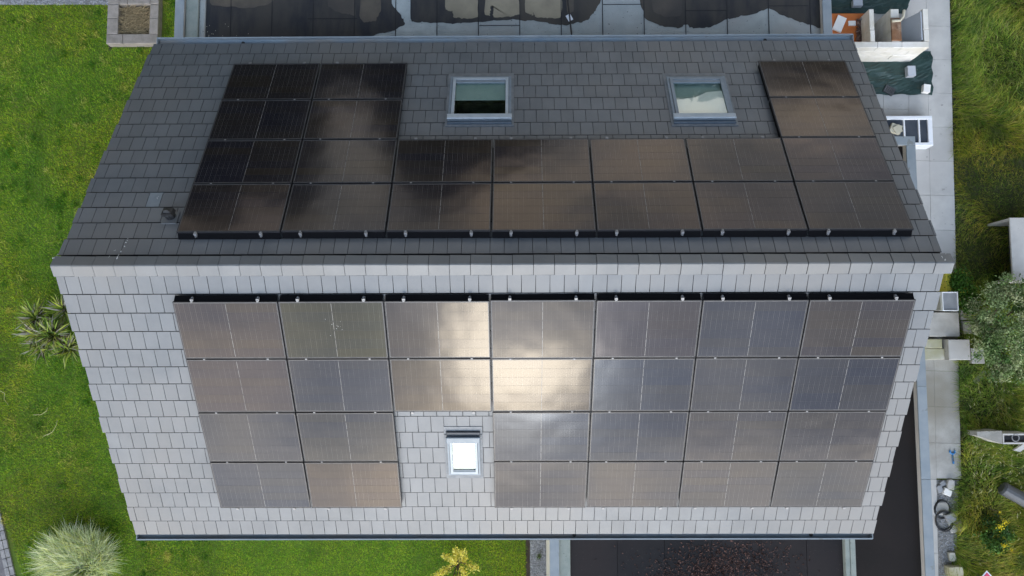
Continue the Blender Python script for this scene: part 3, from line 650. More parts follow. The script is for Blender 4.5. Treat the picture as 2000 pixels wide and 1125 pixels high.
for sg, arr, s0 in ((1, UP, None), (-1, LO, None)):
    for c in range(7):
        rows = [r for cc_, r in arr if cc_ == c]
        if sg == 1: x0 = X0U; sa, sb = S0U-(max(rows)+1)*PH, S0U-min(rows)*PH
        else: x0 = X0L; sa, sb = S0L+min(rows)*PH, S0L+(max(rows)+1)*PH
        for k in (-1, 1):
            rail(sg, x0+(c+.5)*PW+k*(.30*PW+.02), sa-.045, sb+.045,
                 f'silver {"left-hand" if k < 0 else "right-hand"} rail under {ORD[c]} panel column from left, {"shaded upper" if sg == 1 else "sunlit lower"} slope')

# ------------------------------------------------------------------ flat roofs
def strip_set(x0, x1, y0, y1, z, pitch, mat, xs=None, parent=None, name='felt_strip'):
    x = x0 if xs is None else xs
    k = 0
    while x < x1-.01:
        a, b = max(x, x0), min(x+pitch, x1)
        if b-a > .03:
            m = MB(); m.box(a+.006, b-.006, y0, y1, z-.02, z+.0015*(k % 2), .0); m.build(name, mat, parent)
        x += pitch; k += 1
fr = MB(); fr.box(-7.42, 6.80, 4.56, 11, GZ, FZ-.03).build('extension', MT['white_wall'], house)
NF = MB().box(-7.35, 6.75, 4.6, 10.9, FZ-.028, FZ-.0215); nf = NF.build('flat_roof', MT['deck'], house)
xj = at(1177, 40, FZ)[0]; pit = at(1258,40,FZ)[0]-xj
strip_set(-6.95, 6.78, 4.7, 10.8, FZ, pit, MT['felt'], xj-pit*9, nf)
# cross joints on three strips
def copings(pts, name='coping', zt=-4.3, mat=None, parent=None, th=.035):
    """pts: list of (x0,x1,y0,y1) pieces"""
    for (a,b,c,d) in pts: MB().box(a, b, c, d, zt-th, zt, .006).build(name, mat or MT['zinc'], parent or house)
cW = at(350, 30, -4.3)[0]
copings([(cW-.1, cW+.1, 4.62, 6.9), (cW-.1, cW+.1, 6.904, 9.0), (cW-.1,cW+.1,9.004,11)])
MB().box(cW-.08, cW+.085, 4.6, 10.98, FZ-.02, -4.336).build('parapet', MT['white_wall'], house)
cE = at(1616, 30, -4.3)[0]
copings([(cE-.1, cE+.1, 4.62, 7.2), (cE-.1, cE+.1, 7.204, 11)])
MB().box(cE-.085, cE+.08, 4.6, 10.98, FZ-.02, -4.336).build('parapet', MT['white_wall'], house)
MB().box(cW+.1, cW+.38, 4.7, 10.9, FZ+.004, -4.40, .01).build('upstand', MT['ledge'], house)
MB().box(cW+.381, cW+.52, 4.7, 10.9, FZ+.003, FZ+.05, .02).build('fillet', MT['felt'], house)
# puddles and silt (sheets lying on the felt)
def sheet(name, pxs, z, mat, smooth_n=3, **k):
    P = [at(x, y, z)[:2] for x, y in pxs]
    P = [P[i]*(1-f)+P[(i+1)%len(P)]*f+RNG.normal(size=2)*.012*(f > 0) for i in range(len(P)) for f in (0,.25,.5,.75)]
    for _ in range(smooth_n-2):
        Q = []
        for i in range(len(P)):
            a, b = P[i], P[(i+1) % len(P)]; Q += [a*.75+b*.25, a*.25+b*.75]
        P = Q
    out_ = []
    for i, p in enumerate(P):
        j = RNG.normal(size=2)*.006; out_.append(p+j)
    P = out_; c = np.mean(P, axis=0); n = len(P)
    m = MB(); m.add([(p[0], p[1], z) for p in P], [tuple(range(n))]); 
    # make sure the face looks up
    ar = sum(P[i][0]*P[(i+1) % n][1]-P[(i+1) % n][0]*P[i][1] for i in range(n))
    if ar < 0: m.f = [tuple(reversed(f)) for f in m.f]
    return m.build(name, mat, world=False, **k)
z1 = FZ+.007
sheet('puddle', [(388,-60),(760,-60),(765,5),(785,30),(792,46),(770,60),(735,66),(715,76),(700,84),(390,84)], z1, MT['wet'], kind='structure')
sheet('puddle', [(800,-60),(1178,-60),(1174,2),(1160,25),(1146,40),(1125,44),(1108,50),(1085,48),(1045,40),(1000,38),(950,42),(905,44),(880,46),(830,44),(802,42)], z1, MT['wet'], kind='structure')
sheet('puddle', [(1245,-60),(1620,-60),(1620,55),(1600,55),(1560,42),(1530,30),(1500,15),(1480,25),(1440,34),(1418,38),(1390,52),(1355,56),(1340,48),(1325,56),(1295,52),(1262,38),(1252,15)], z1, MT['wet'], kind='structure')
def silt(name, pxs, z, mat, label=None): return sheet(name, pxs, z, mat, 3, kind='structure')
z2 = FZ+.011
silt('silt', [(640,-60),(696,-60),(694,30),(680,28),(655,22),(640,10)], z2, MT['silt_dark'])
silt('silt', [(702,-60),(742,-60),(744,20),(735,40),(712,44),(702,36)], z2, MT['silt_dark'])
silt('silt', [(869,-60),(880,-60),(881,-5),(884,-4),(885,-60),(933,-60),(934,33),(905,36),(886,34),(884,20),(880,22),(869,18)], z2, MT['silt'])
silt('silt', [(945,-60),(1015,-60),(1015,27),(1000,33),(965,35),(963,12),(958,12),(957,32),(946,28)], z2, MT['silt'])
silt('silt', [(1024,-60),(1096,-60),(1096,34),(1070,36),(1045,33),(1043,24),(1040,31),(1025,24)], z2, MT['silt'])
silt('silt', [(1104,-60),(1122,-60),(1120,22),(1108,26)], z2, MT['silt_dark'])
silt('silt', [(1265,-60),(1330,-60),(1330,30),(1300,34),(1275,22)], z2, MT['silt_dark'])
silt('silt', [(400,-60),(500,-60),(560,-20),(520,10),(470,16),(410,10)], z2, MT['silt_dark'])
xs_ = xj-pit*9
while xs_ < 6.7:
    if xs_ > -6.9: MB().box(xs_-.008, xs_+.008, 4.7, 10.8, FZ+.002, FZ+.015).build('felt_seam', MT['deck'], nf)
    xs_ += pit
for x0_, x1_, y_ in ((936,1015,50),(1178,1254,9),(1338,1418,21),(602,698,37),(1500,1578,12)):
    a_, b_ = at(x0_, y_, FZ), at(x1_, y_, FZ); MB().box(a_[0], b_[0], a_[1]-.006, a_[1]+.006, FZ+.002, FZ+.014).build('felt_seam', MT['deck'], nf)
# cable on the felt with its white block
m = MB(); pts = [at(x, y, FZ+.03) for x, y in ((1108,-40),(1109,0),(1111,20),(1113,36),(1115,55),(1117,74))]; m.tube(pts, .017, 8)
m.build('cable', MT['black'], cat='cable', label='black cable crossing the puddled flat roof to the gutter')
m = MB(); c = at(1112, 35, FZ); m.obox(c, .5, .055, .075, FZ+.004, FZ+.022)
m.build('cable_block', MT['upvc'], cat='block', label='small white block under the black cable on the flat roof')
# debris specks on flat roof corner
def specks(name, pts, rad, mat, z, label, cat, n=5, parent=None, kind='stuff'):
    m = MB()
    for x, y in pts:
        c = at(x, y, z); m.obox(c, rnd.uniform(0,3), rad*rnd.uniform(.6,1.3), rad*rnd.uniform(.4,.9), z, z+rad*.5)
    return m.build(name, mat, world=False, kind=kind, label=label)
specks('debris', [(404,52),(414,66),(421,60),(408,69),(462,70),(485,66),(435,70)]+[(rnd.uniform(390,470), rnd.uniform(45,75)) for _ in range(10)], .007, MT['beige'], FZ+.012, 'pale flecks of debris in the corner of the flat roof', 'debris')
# south and east flat roofs
SZ = FZ
w = at(1083, 1100, -4.3)[0]; e = at(1805, 850, -4.3)[0]; d1 = at(1662, 1090, -4.33)[0]; yN = at(1775, 266, -4.3)[1]
ex = MB(); ex.box(w-.07, e+.07, -10, -4.57, GZ, SZ-.03); ex.box(wx1+.005, e+.07, -4.57, yN-.02, GZ, SZ-.03); ex.build('extension', MT['white_wall'], house)
sf = MB().box(w+.08, d1-.08, -9.9, -4.6, SZ-.028, SZ-.0215).build('flat_roof', MT['deck'], house)
strip_set(w+.34, d1-.1, -9.9, -4.6, SZ, 1.0, MT['felt_dark'], None, sf, 'membrane_strip')
MB().box(w+.1, w+.34, -9.9, -4.6, SZ-.02, -4.42, .01).build('upstand', MT['ledge'], house)
copings([(w-.1, w+.1, -7.3, -4.62), (w-.1, w+.1, -9.95, -7.304)])
ef = MB().box(d1+.08, e-.08, -9.9, yN-.2, SZ-.03, SZ, 0); ef = MB().box(6.75, e-.06, -9.9, yN-.1, SZ-.028, SZ-.0215).build('flat_roof', MT['deck'], house)
strip_set(d1+.12, e-.1, -9.9, yN-.12, SZ, 1.45, MT['felt_brown'], None, ef, 'membrane_strip')
m = MB(); m.box(d1-.1, d1-.003, -9.9, -4.6, SZ-.02, -4.36, .008); m.build('divider', MT['ledge'], house)
m = MB(); m.box(d1+.003, d1+.11, -6.3, -4.6, SZ-.02, -4.345, .008); m.box(d1+.003, d1+.11, -9.9, -6.304, SZ-.02, -4.345, .008); m.build('divider', MT['ledge'], house)
yj = [yN, yN-2.0, yN-4.2, at(1800,754,-4.3)[1], at(1810,936,-4.3)[1], -7.6, -9.95]
yj = [yN-.2]+[v for v in yj[1:]]
copings([(e-.1, e+.1, yj[i+1]+.002, yj[i]-.002) for i in range(len(yj)-1)])
copings([(6.9, e+.1, yN-.2+.002, yN)])
MB().box(e-.08, e+.07, -9.9, yN-.02, SZ-.02, -4.336).build('parapet', MT['white_wall'], house)
MB().box(6.9, e-.082, yN-.17, yN-.03, SZ-.02, -4.336).build('parapet', MT['white_wall'], house)
# dead leaves on the south flat roof
n = 2600; cx_ = np.concatenate([RNG.normal(1370, 60, n//2), RNG.normal(1440, 55, n//2)]); cy_ = np.concatenate([RNG.normal(1120, 24, n//2), RNG.normal(1100, 26, n//2)])
P = np.array([at(x, y, SZ+.014) for x, y in zip(cx_, cy_)]); P = P[(P[:,1] < -5.0) & (P[:,0] < d1-.15) & (P[:,0] > w+.8)]
cl = lin(112,84,76)[None]*RNG.uniform(.15,.9,(len(P),1)); cl[::13] *= 2.2
o = npmesh('dead_leaves', *leaves(P, RNG.uniform(.012,.028,len(P)), np.clip(cl,0,1), flat=.2), MT['leaf'], kind='stuff'); o['label'] = 'brown dead leaves drifted on the dark flat roof'

# ------------------------------------------------------------------ left side: lawn, planter, paths
def inpoly(x, y, poly):
    c = np.zeros(len(x), bool); n = len(poly)
    for i in range(n):
        x1, y1 = poly[i][:2]; x2, y2 = poly[(i+1) % n][:2]
        k = ((y1 > y) != (y2 > y)) & (x < (x2-x1)*(y-y1)/(y2-y1+1e-12)+x1); c ^= k
    return c
planter_poly = [at(214,-60), at(322,-60), at(322,95), at(214,95)]
path_poly = [at(-200,860), at(0,985), at(45,1125), at(75,1250), at(-200,1300)]
gravel_top = [at(-1500,14), at(216,10), at(216,-200), at(-1500,-200)]
def field(x0, x1, y0, y1, dens): 
    n = int((x1-x0)*(y1-y0)*dens); return RNG.uniform(x0,x1,n), RNG.uniform(y0,y1,n)
xa, ya = field(-16.5, -6.2, -9.3, 9.4, 2200); xb, yb = field(-9.4, .9, -8.2, -4.6, 2300)
keep = yb < 99; x = np.concatenate([xa, xb[xb > -6.2]]); y = np.concatenate([ya, yb[xb > -6.2]])
k = ~inpoly(x, y, planter_poly) & ~inpoly(x, y, path_poly) & ~inpoly(x, y, gravel_top) & ~((x > -7.3) & (y > -4.55))
soil_x = at(1028, 1090)[0]; k &= x < soil_x
x, y = x[k], y[k]; n = len(x)
base = np.stack([x, y, np.full(n, GZ+.001)], 1)
g1, g2, g3 = np.array([.19,.36,.018]), np.array([.31,.40,.028]), np.array([.09,.23,.014])
mixv = RNG.random((n,1)); cols = g1m*np.where(mixv < .55, g1, np.where(mixv < .86, g2, g3))*RNG.uniform(.7,1.25,(n,1)); cols[RNG.random(n) < .03] = (.28,.26,.10)
o = npmesh('grass', *blades(base, RNG.uniform(0,2*PI,n), RNG.uniform(.045,.085,n), RNG.uniform(.5,1.25,n), RNG.uniform(.006,.011,n), cols), MT['grass'], kind='stuff'); o['label'] = 'short mown grass of the lawn'
# ranker tufts in the lawn
k2 = 420; tx = RNG.uniform(-13.8,-7.6,k2); ty = RNG.uniform(-7.8,8.5,k2); m2 = ~inpoly(tx, ty, planter_poly) & ~inpoly(tx, ty, path_poly) & ~inpoly(tx, ty, gravel_top); tx, ty = tx[m2], ty[m2]
r2 = RNG.uniform(.03,.15,len(tx)); rp = np.repeat(np.arange(len(tx)), 55); nn = len(rp)
b = np.stack([tx[rp]+RNG.normal(size=nn)*r2[rp], ty[rp]+RNG.normal(size=nn)*r2[rp], np.full(nn,GZ)], 1); tn = RNG.random(len(tx))[rp][:,None]
o = npmesh('grass', *blades(b, RNG.uniform(0,2*PI,nn), RNG.uniform(.06,.13,nn), RNG.uniform(.4,1.2,nn), RNG.uniform(.008,.014,nn), np.where(tn < .7, np.array([.07,.2,.012]), np.array([.42,.46,.10]))*RNG.uniform(.7,1.3,(nn,1))), MT['grass'], kind='stuff'); o['label'] = 'ranker tufts of darker and paler grass in the lawn'
# long pale stray stems lying on the lawn
def stems(name, curves, r, mat, label, cat, z=.05):
    for pts, lb in curves:
        m = MB(); P = [at(a, b, GZ+z) for a, b in pts]; m.tube(P, [r]*(len(P)-1)+[r*.4], 4); m.build(name, mat, cat=cat, label=lb)
MT['drystem'] = material('dry_stem', (.34,.36,.14), (.45,.44,.22), rough=.7)
stems('dry_stem', [([(65,810),(80,810),(90,803),(93,796)], 'pale dry stem lying on the lawn, nearest the spiky clump'), ([(92,850),(103,843),(110,830),(112,820)], 'curved pale dry stem on the lawn level with the gutter row of panels'), ([(0,763),(9,768),(8,780),(17,792)], 'kinked pale dry stem at the left edge of the lawn'), ([(85,852),(97,846)],'short pale dry stem beside the curved one')], .008, MT['drystem'], None, 'dry stem')
# gravel strip at the top left and stone planter
m = MB(); m.prism([tuple(p[:2]) for p in [at(-1500,-200), at(-1500,13), at(217,9), at(217,-200)]], GZ+.002, GZ+.02); m.build('gravel_path', MT['grit'], kind='structure', world=False)
n = 3500; px_ = RNG.uniform(-40, 214, n); py_ = RNG.uniform(-40, 9, n)
def pebbles(name, P, r0, r1, mat, label):
    base = MB().tube([(0,0,-.4),(0,0,.4)], [.8,.7], 5); m = MB(); V = np.array(base.v)
    for p in P:
        s = rnd.uniform(r0, r1); a = rnd.uniform(0, 6.28); sc = np.array([s, s*rnd.uniform(.6,1), s*.7]); v = V*sc; ca, sa = math.cos(a), math.sin(a)
        v = np.stack([v[:,0]*ca-v[:,1]*sa, v[:,0]*sa+v[:,1]*ca, v[:,2]], 1)+p; m.add(v, base.f)
    me = m.mesh(name); 
    at_ = me.attributes.new('rnd','FLOAT','POINT'); at_.data.foreach_set('value', np.repeat(RNG.random(len(P)), len(V)).astype(np.float32))
    me.materials.append(mat); o = bpy.data.objects.new(name, me); COL.objects.link(o); return tag(o, label, None, None, 'stuff')
pebbles('gravel', np.array([at(a, b, GZ+.024) for a, b in zip(px_, py_)]), .012, .03, MT['gravel'], 'light grey gravel at the far left corner')
pl = thing('stone_planter', at(268, 45), 'square stone-edged bed filled with dry straw beside the lawn', 'planter')
X = [at(x, 45)[0] for x in (218, 240, 300, 317)]; Y = [at(268, y)[1] for y in (-26, -10, 16, 43, 73, 92)]
for a, b, c, d in ((X[0],X[1],Y[2],Y[1]),(X[0],X[1],Y[3],Y[2]),(X[0],X[1],Y[4],Y[3]),(X[2],X[3],Y[3],Y[2]),(X[2],X[3],Y[4],Y[3]),(X[0],(X[0]+X[1])/2+.28,Y[5],Y[4]),((X[0]+X[1])/2+.28,X[3],Y[5],Y[4]),
                   (X[1],(X[1]+X[2])/2-.18,Y[2],Y[1]),((X[1]+X[2])/2-.18,X[2],Y[2],Y[1]),(X[2],X[3],Y[2],Y[1]),(X[0],X[1],Y[1],Y[0]-0+.2),(X[1],X[2],Y[1],Y[0]+.2),(X[2],X[3],Y[1],Y[0]+.2)):
    MB().box(a+.004, b-.004, c+.004, d-.004, GZ-.0, GZ+.24+rnd.uniform(-.004,.004), .012).build('kerb_stone', MT['kerb'], pl)
MB().box(X[1]+.002, X[2]-.002, Y[4]+.002, Y[2]-.002, GZ, GZ+.04).build('soil', MT['soil'], pl)
n = 1500; b = np.stack([RNG.uniform(X[1]+.06,X[2]-.04,n), RNG.uniform(Y[4]+.04,Y[2]-.06,n), GZ+.05+RNG.random(n)*.08], 1)
cs = np.array([.42,.33,.19])[None]*RNG.uniform(.45,1.25,(n,1))
npmesh('straw', *blades(b, RNG.uniform(-.6,1.0,n)+PI*RNG.integers(0,2,n), RNG.uniform(.08,.3,n), RNG.uniform(1.2,1.5,n), RNG.uniform(.006,.014,n), cs, .1), MT['straw'], pl, kind='stuff')
MB().prism([tuple(p[:2]) for p in (at(212,-60), at(218,-60), at(218,98), at(212,98))], GZ+.002, GZ+.012).build('soil', MT['soil'], kind='structure', world=False)
# path at the bottom left with cobble edging
m = MB(); m.prism([tuple(p[:2]) for p in (at(-200,880), at(-12,1005), at(22,1125), at(50,1250), at(-200,1300))], GZ+.002, GZ+.03); m.build('path', MT['asphalt'], kind='structure', world=False)
ed = thing('path_edging', at(20,1080), 'row of grey cobbles edging the dark path, bottom left', 'edging')
A, B_ = at(-14,950), at(60,1260); dv = (B_-A); ln = np.linalg.norm(dv); dv /= ln; pv = np.array([dv[1], -dv[0], 0]); pv = pv if pv[0] > 0 else -pv
t = 0
while t < ln-.2:
    for wofs, ww in ((.055,.1), (.17,.1)):
        c = A+dv*(t+.11)-pv*wofs+pv*.05; MB().obox(c, math.atan2(dv[1], dv[0])+rnd.gauss(0,.02), .104, ww/2, GZ+.0, GZ+.045+rnd.uniform(0,.01)).build('cobble', MT['cobble'], ed)
    t += .225
# spiky plant clump (cordyline) left of the roof
def spiky(name, label, cat, centres, z0, n, lmin, lmax, wdt, pal, leanr, stem_h=.0, curl=.3, rootspread=.05, group=None):
    c0 = np.mean([c[:2] for c in centres], axis=0); t = thing(name, (c0[0], c0[1], GZ), label, cat, group)
    for c in centres:
        k = int(n*c[3]) if len(c) > 3 else n
        b = np.array([[c[0], c[1], c[2]]])+RNG.normal(size=(k,3))*np.array([rootspread, rootspread, rootspread*.5])
        i = RNG.integers(0, len(pal), k); cl = np.array(pal)[i]*RNG.uniform(.7,1.2,(k,1))
        npmesh('foliage', *blades(b, RNG.uniform(0,2*PI,k), RNG.uniform(lmin,lmax,k), RNG.uniform(*leanr,k), RNG.uniform(wdt*.7,wdt*1.3,k), cl, curl), MT['leaf'], t, kind=None)
        if c[2] > GZ+.1: MB().tube([(c[0],c[1],GZ),(c[0],c[1],c[2])], [.05,.035], 6).build('stem', MT['bark'], t)
    return t
pal = [(.26,.40,.05),(.44,.50,.08),(.11,.2,.03),(.45,.48,.16),(.42,.39,.33),(.09,.08,.04)]
cen = [(*at(75,620,GZ+.5),.7),(*at(110,655,GZ+.6),1.0),(*at(130,605,GZ+.45),.5),(*at(90,675,GZ+.35),.8),(*at(140,680,GZ+.4),.6),(*at(78,650,GZ+.5),.7)]
spiky('spiky_plant', 'spiky clump of long narrow green and dry leaves beside the roof', 'plant', cen, 0, 190, .35, .66, .045, pal, (.3,1.5))
# ornamental grass
bx_, by_ = at(165,1088)[:2]
pal = [(.74,.78,.46),(.64,.72,.38),(.86,.88,.64),(.50,.60,.36),(.74,.76,.26),(.24,.34,.15)]
t = thing('ornamental_grass', (bx_, by_, GZ), 'big pale variegated ornamental grass mound, bottom left', 'grass clump')
n = 4200; az = RNG.uniform(0,2*PI,n); rr = np.sqrt(RNG.random(n)); b = np.stack([bx_+np.cos(az)*rr*.72, by_+np.sin(az)*rr*.5, np.full(n,GZ+.01)], 1)
sway = np.arctan2(np.sin(az)*rr+.5, np.cos(az)*rr-.1); rr = rr*.3
l = RNG.uniform(.45,.95,n)
cl = np.clip(np.array(pal)[RNG.integers(0,6,n)]*RNG.uniform(.75,1.3,(n,1)), 0, .95)
npmesh('foliage', *blades(b, sway+RNG.normal(0,.75,n), l, RNG.uniform(.1,.85,n)+rr*.5, RNG.uniform(.011,.02,n), cl, .75), MT['pale_leaf'], t)
# yellow shrub bottom centre
def shrub(name, label, cat, px, py, h, branches, leaf, pal, nper, spread, matter=None, group=None, lean=.9, fork=0, extra=None):
    bx_, by_ = at(px, py)[:2]; t = thing(name, (bx_, by_, GZ), label, cat, group); tips = []
    m = MB()
    for i in range(branches):
        a = 2*PI*i/branches+rnd.uniform(-.3,.3); ll = rnd.uniform(.3,1)*lean; e_ = Vector((bx_+math.cos(a)*ll*h*.6, by_+math.sin(a)*ll*h*.6, GZ+h*rnd.uniform(.6,1)))
        mid = Vector((bx_,by_,GZ)).lerp(e_, .5)+Vector((rnd.gauss(0,.03),rnd.gauss(0,.03),.06*h)); m.tube([(bx_,by_,GZ), mid, e_], [.018,.012,.005], 5); tips.append((mid, e_))
    m.build('stem', MT['bark'], t)
    P = []
    for mid, e_ in tips:
        for _ in range(nper):
            f = rnd.uniform(.1,1.08); p = mid.lerp(e_, f); P.append((p.x+rnd.gauss(0,spread), p.y+rnd.gauss(0,spread), p.z+rnd.gauss(0,spread)))
    P = np.array(P); k = len(P); cl = np.array(pal)[RNG.integers(0,len(pal),k)]*RNG.uniform(.65,1.2,(k,1))
    npmesh('foliage', *leaves(P, RNG.uniform(leaf*.6,leaf*1.3,k), cl), MT['leaf'], t); return t
shrub('yellow_shrub', 'bright yellow leaved shrub on the lawn below the gutter', 'shrub', 894, 1098, .85, 12, .03, [(.82,.72,.09),(.74,.66,.14),(.88,.80,.22),(.55,.54,.07)], 150, .042, lean=1.45)
# soil and gravel strip along the flat roof
MB().prism([tuple(p[:2]) for p in (at(1027,1000), at(1035,1000), at(1035,1230), at(1027,1230))], GZ+.002, GZ+.02).build('soil', MT['soil'], kind='structure', world=False)
m = MB(); a_, b2_ = at(1035,1090)[0], at(1066,1090)[0]; m.box(a_, b2_+.2, -9, -4.7, GZ+.002, GZ+.012); m.build('gravel_bed', MT['grit'], kind='structure', world=False)
n = 3600; P = np.stack([RNG.uniform(a_+.01,b2_,n), RNG.uniform(-7.7,-4.9,n), np.full(n,GZ+.02)+RNG.random(n)*.015], 1)
pebbles('gravel', P, .014, .03, MT['gravel'], 'grey gravel strip between lawn and flat-roofed extension')
shrub('weed', 'small green weed growing in the gravel strip', 'weed', 1052, 1085, .14, 5, .018, [(.12,.2,.04),(.08,.15,.03)], 14, .02)

# ------------------------------------------------------------------ right side: slabs
o0 = at(1876, 935); o1 = at(1861, 316); dv = (o1-o0)/np.linalg.norm(o1-o0); nv = np.array([-dv[1], dv[0], 0])   # nv points west
pv_ = thing('paving', (o0[0], o0[1], GZ), 'path of large pale concrete slabs along the right side of the house', 'paving')
pv_['kind'] = 'structure'
jd = at(1817,451); wcol = abs((jd-o0)@nv); step = np.linalg.norm(at(1863,383)-at(1861,316))
def slab(u0, u1, v0, v1, mat=None, h=.04):
    c = o0+dv*(u0+u1)/2+nv*(v0+v1)/2; m = MB(); m.obox(c, math.atan2(dv[1],dv[0]), (u1-u0)/2-.003, (v1-v0)/2-.003, GZ+.004, GZ+h+rnd.uniform(-.003,.003), (rnd.gauss(0,.002), rnd.gauss(0,.002)))
    m.build('paving_slab', mat or MT['slab'], pv_)
off = ((at(1863,383)-o0)@dv) % step
k = -1
u = off-step
while u < 14.6:
    a = max(u, 0.0)
    if u+step > .05: slab(a, u+step, 0, wcol, MT['slab_dirty'] if u < 3.3 else MT['slab'])
    u += step
u = off-step*4
while u < 14.6:
    slab(u, u+step, wcol, wcol+.5, MT['slab_dirty'] if -.2 < u < 3.3 else MT['slab']); 
    if u > 5.2:
        slab(u+step*.5, u+step*1.5, wcol+.5, wcol+1.15)
        slab(u+step*.5, u+step*1.5, wcol+1.15, wcol+1.8)
    u += step
# right soil edge & rubble strip
MB().prism([tuple(p[:2]) for p in (at(1826,937), at(1872,937), at(1862,1250), at(1834,1250))], GZ+.002, GZ+.015).build('grit', MT['grit'], kind='structure', world=False)
def stone(px, py, lx, ly, h, ang, mat, label, name='stone', cat='stone', z=GZ, group=None, irr=.12):
    c = at(px, py, z+h); m = MB(); k = 7; ring = []
    cs_, sn = math.cos(ang), math.sin(ang)
    sq = [(-1,-1),(0,-1.08),(1,-1),(1.05,0),(1,1),(0,1.06),(-1,1),(-1.05,0)]
    def rg(f, zz): return [(c[0]+(cs_*u*lx-sn*v*ly)*f, c[1]+(sn*u*lx+cs_*v*ly)*f, zz) for u, v in [(a*jj, b*jj) for (a, b), jj in zip(sq, J)]]
    J = [rnd.uniform(1-irr,1+irr) for _ in sq]
    a = rg(.96, z); b = rg(1, z+h*.7); d = rg(.86, z+h); n = 8
    m.add(a+b+d, [tuple(range(n))[::-1], tuple(range(2*n,3*n))]+[(i,(i+1)%n,n+(i+1)%n,n+i) for i in range(n)]+[(n+i,n+(i+1)%n,2*n+(i+1)%n,2*n+i) for i in range(n)])
    return m.build(name, mat, cat=cat, label=label, group=group)
stone(1852,962,.10,.08,.10,-.4,MT['styro'],'white broken stone on the rubble beside the coping')
stone(1858,947,.09,.12,.11,-.15,MT['slab'],'grey squared stone nearest the last slab')
stone(1842,944,.07,.06,.07,.6,MT['grey'],'small grey stone between coping and white broken stone')
stone(1836,955,.07,.09,.07,.3,MT['grey'],'grey stone touching the coping in the rubble',)
n = 900; P = np.array([at(rnd.uniform(1834,1868), rnd.uniform(940,1125), GZ+.02) for _ in range(n)])
pebbles('gravel', P, .01, .028, MT['gravel'], 'grey grit and rubble below the last slab on the right')
stone(1868,1040-12,.16,.14,.06,.2,MT['slab_dirty'],'flat round grey stone beside the hose coils', irr=.05)
def coil(px, py, r, turns, label, rr=.018):
    c = at(px, py, GZ+.06); m = MB(); pts = []
    for i in range(int(turns*18)+1):
        a = i*2*PI/18; f = 1+.08*math.sin(a*.37+px); pts.append((c[0]+r*f*math.cos(a)*.9, c[1]+r*f*math.sin(a)*1.05, GZ+.03+.02*(i/18)+.01*math.sin(a*2.3)))
    m.tube(pts, rr, 6); return m.build('hose_coil', MT['hose'], cat='hose', label=label)
coil(1841, 995, .2, 1.6, 'black hose ring lying round a pale stone lid, upper of two')
coil(1844, 1018, .22, 2.6, 'tangled black hose coil below the ring with the pale lid')
stone(1842,993,.15,.16,.05,0,MT['slab_dirty'],'pale round lid inside the upper hose ring', name='lid', cat='lid', irr=.03)
stone(1859,1012,.12,.12,.12,.4,MT['grey'],'dark grey stone right of the tangled hose')
stone(1868,1117,.19,.12,.22,.05,MT['lichen'],'squared pale stone block at the bottom edge', irr=.04)
stone(1861,1088,.08,.11,.10,.1,MT['lichen'],'upright pale stone above the squared stone block', irr=.1)
# blue spanner-like tool on the slab
m = MB(); c = at(1861, 893, GZ+.06); t = thing('blue_tool', (c[0], c[1], GZ+.045), 'blue open-ended hand tool lying on a slab', 'tool')
m = MB(); m.tube([(c[0]+.01,c[1]-.16,GZ+.06),(c[0],c[1]+.08,GZ+.06)], .022, 8); m.build('handle', MT['blue'], t)
m = MB(); m.tube([(c[0]-.055,c[1]+.17,GZ+.06),(c[0]-.065,c[1]+.12,GZ+.06),(c[0]-.03,c[1]+.09,GZ+.06),(c[0],c[1]+.085,GZ+.06),(c[0]+.03,c[1]+.09,GZ+.06),(c[0]+.06,c[1]+.12,GZ+.06),(c[0]+.05,c[1]+.17,GZ+.06)], .02, 8); m.build('jaw', MT['blue'], t)
MB().box(c[0]-.012,c[0]+.012,c[1]-.1,c[1]+.05,GZ+.075,GZ+.085).build('grip_inlay', MT['darkgrey'], t)

# ------------------------------------------------------------------ right side: half-built white block structure
BH = 1.05
bt = GZ+BH
bw = thing('block_structure', at(1750, 100), 'half-built roofless enclosure of white aerated blocks right of the gutter', 'block wall')
pSW, pSE = at(1640, 89, bt), at(1815, 95, bt)
ySo = (pSE[1]+at(1700,90,bt)[1])/2
xE = pSE[0]
def blockwall(x0, x1, y0, y1, along, nc=4, mat=None, skip=()):
    hgt = BH/nc; L_ = (x1-x0) if along == 'x' else (y1-y0)
    for r_ in range(nc):
        p0 = 0.0; first = .3 if r_ % 2 else .6
        while p0 < L_-.01:
            p1 = min(L_, p0+(first if p0 == 0 else .6))
            if L_-p1 < .1: p1 = L_
            z0_, z1_ = GZ+.004+r_*hgt, GZ+(r_+1)*hgt-.004
            m = MB(); jx = rnd.uniform(-.004,.004)
            if along == 'x': m.box(x0+p0+.004, x0+p1-.004, y0+jx, y1+jx, z0_, z1_, .008)
            else: m.box(x0+jx, x1+jx, y0+p0+.004, y0+p1-.004, z0_, z1_, .008)
            m.build('block', mat or MT['block'], bw); p0 = p1
blockwall(8.0, xE, ySo, ySo+.15, 'x')
yTop = at(1750, 17, bt)[1]
xw1 = (at(1699,50,bt)[0], at(1708,50,bt)[0]); xw2 = (at(1741,50,bt)[0], at(1757,50,bt)[0]); xw3 = (at(1804,50,bt)[0], at(1814,50,bt)[0])
for a, b in (xw1, xw2, xw3): blockwall(a, b, ySo+.154, yTop, 'y')
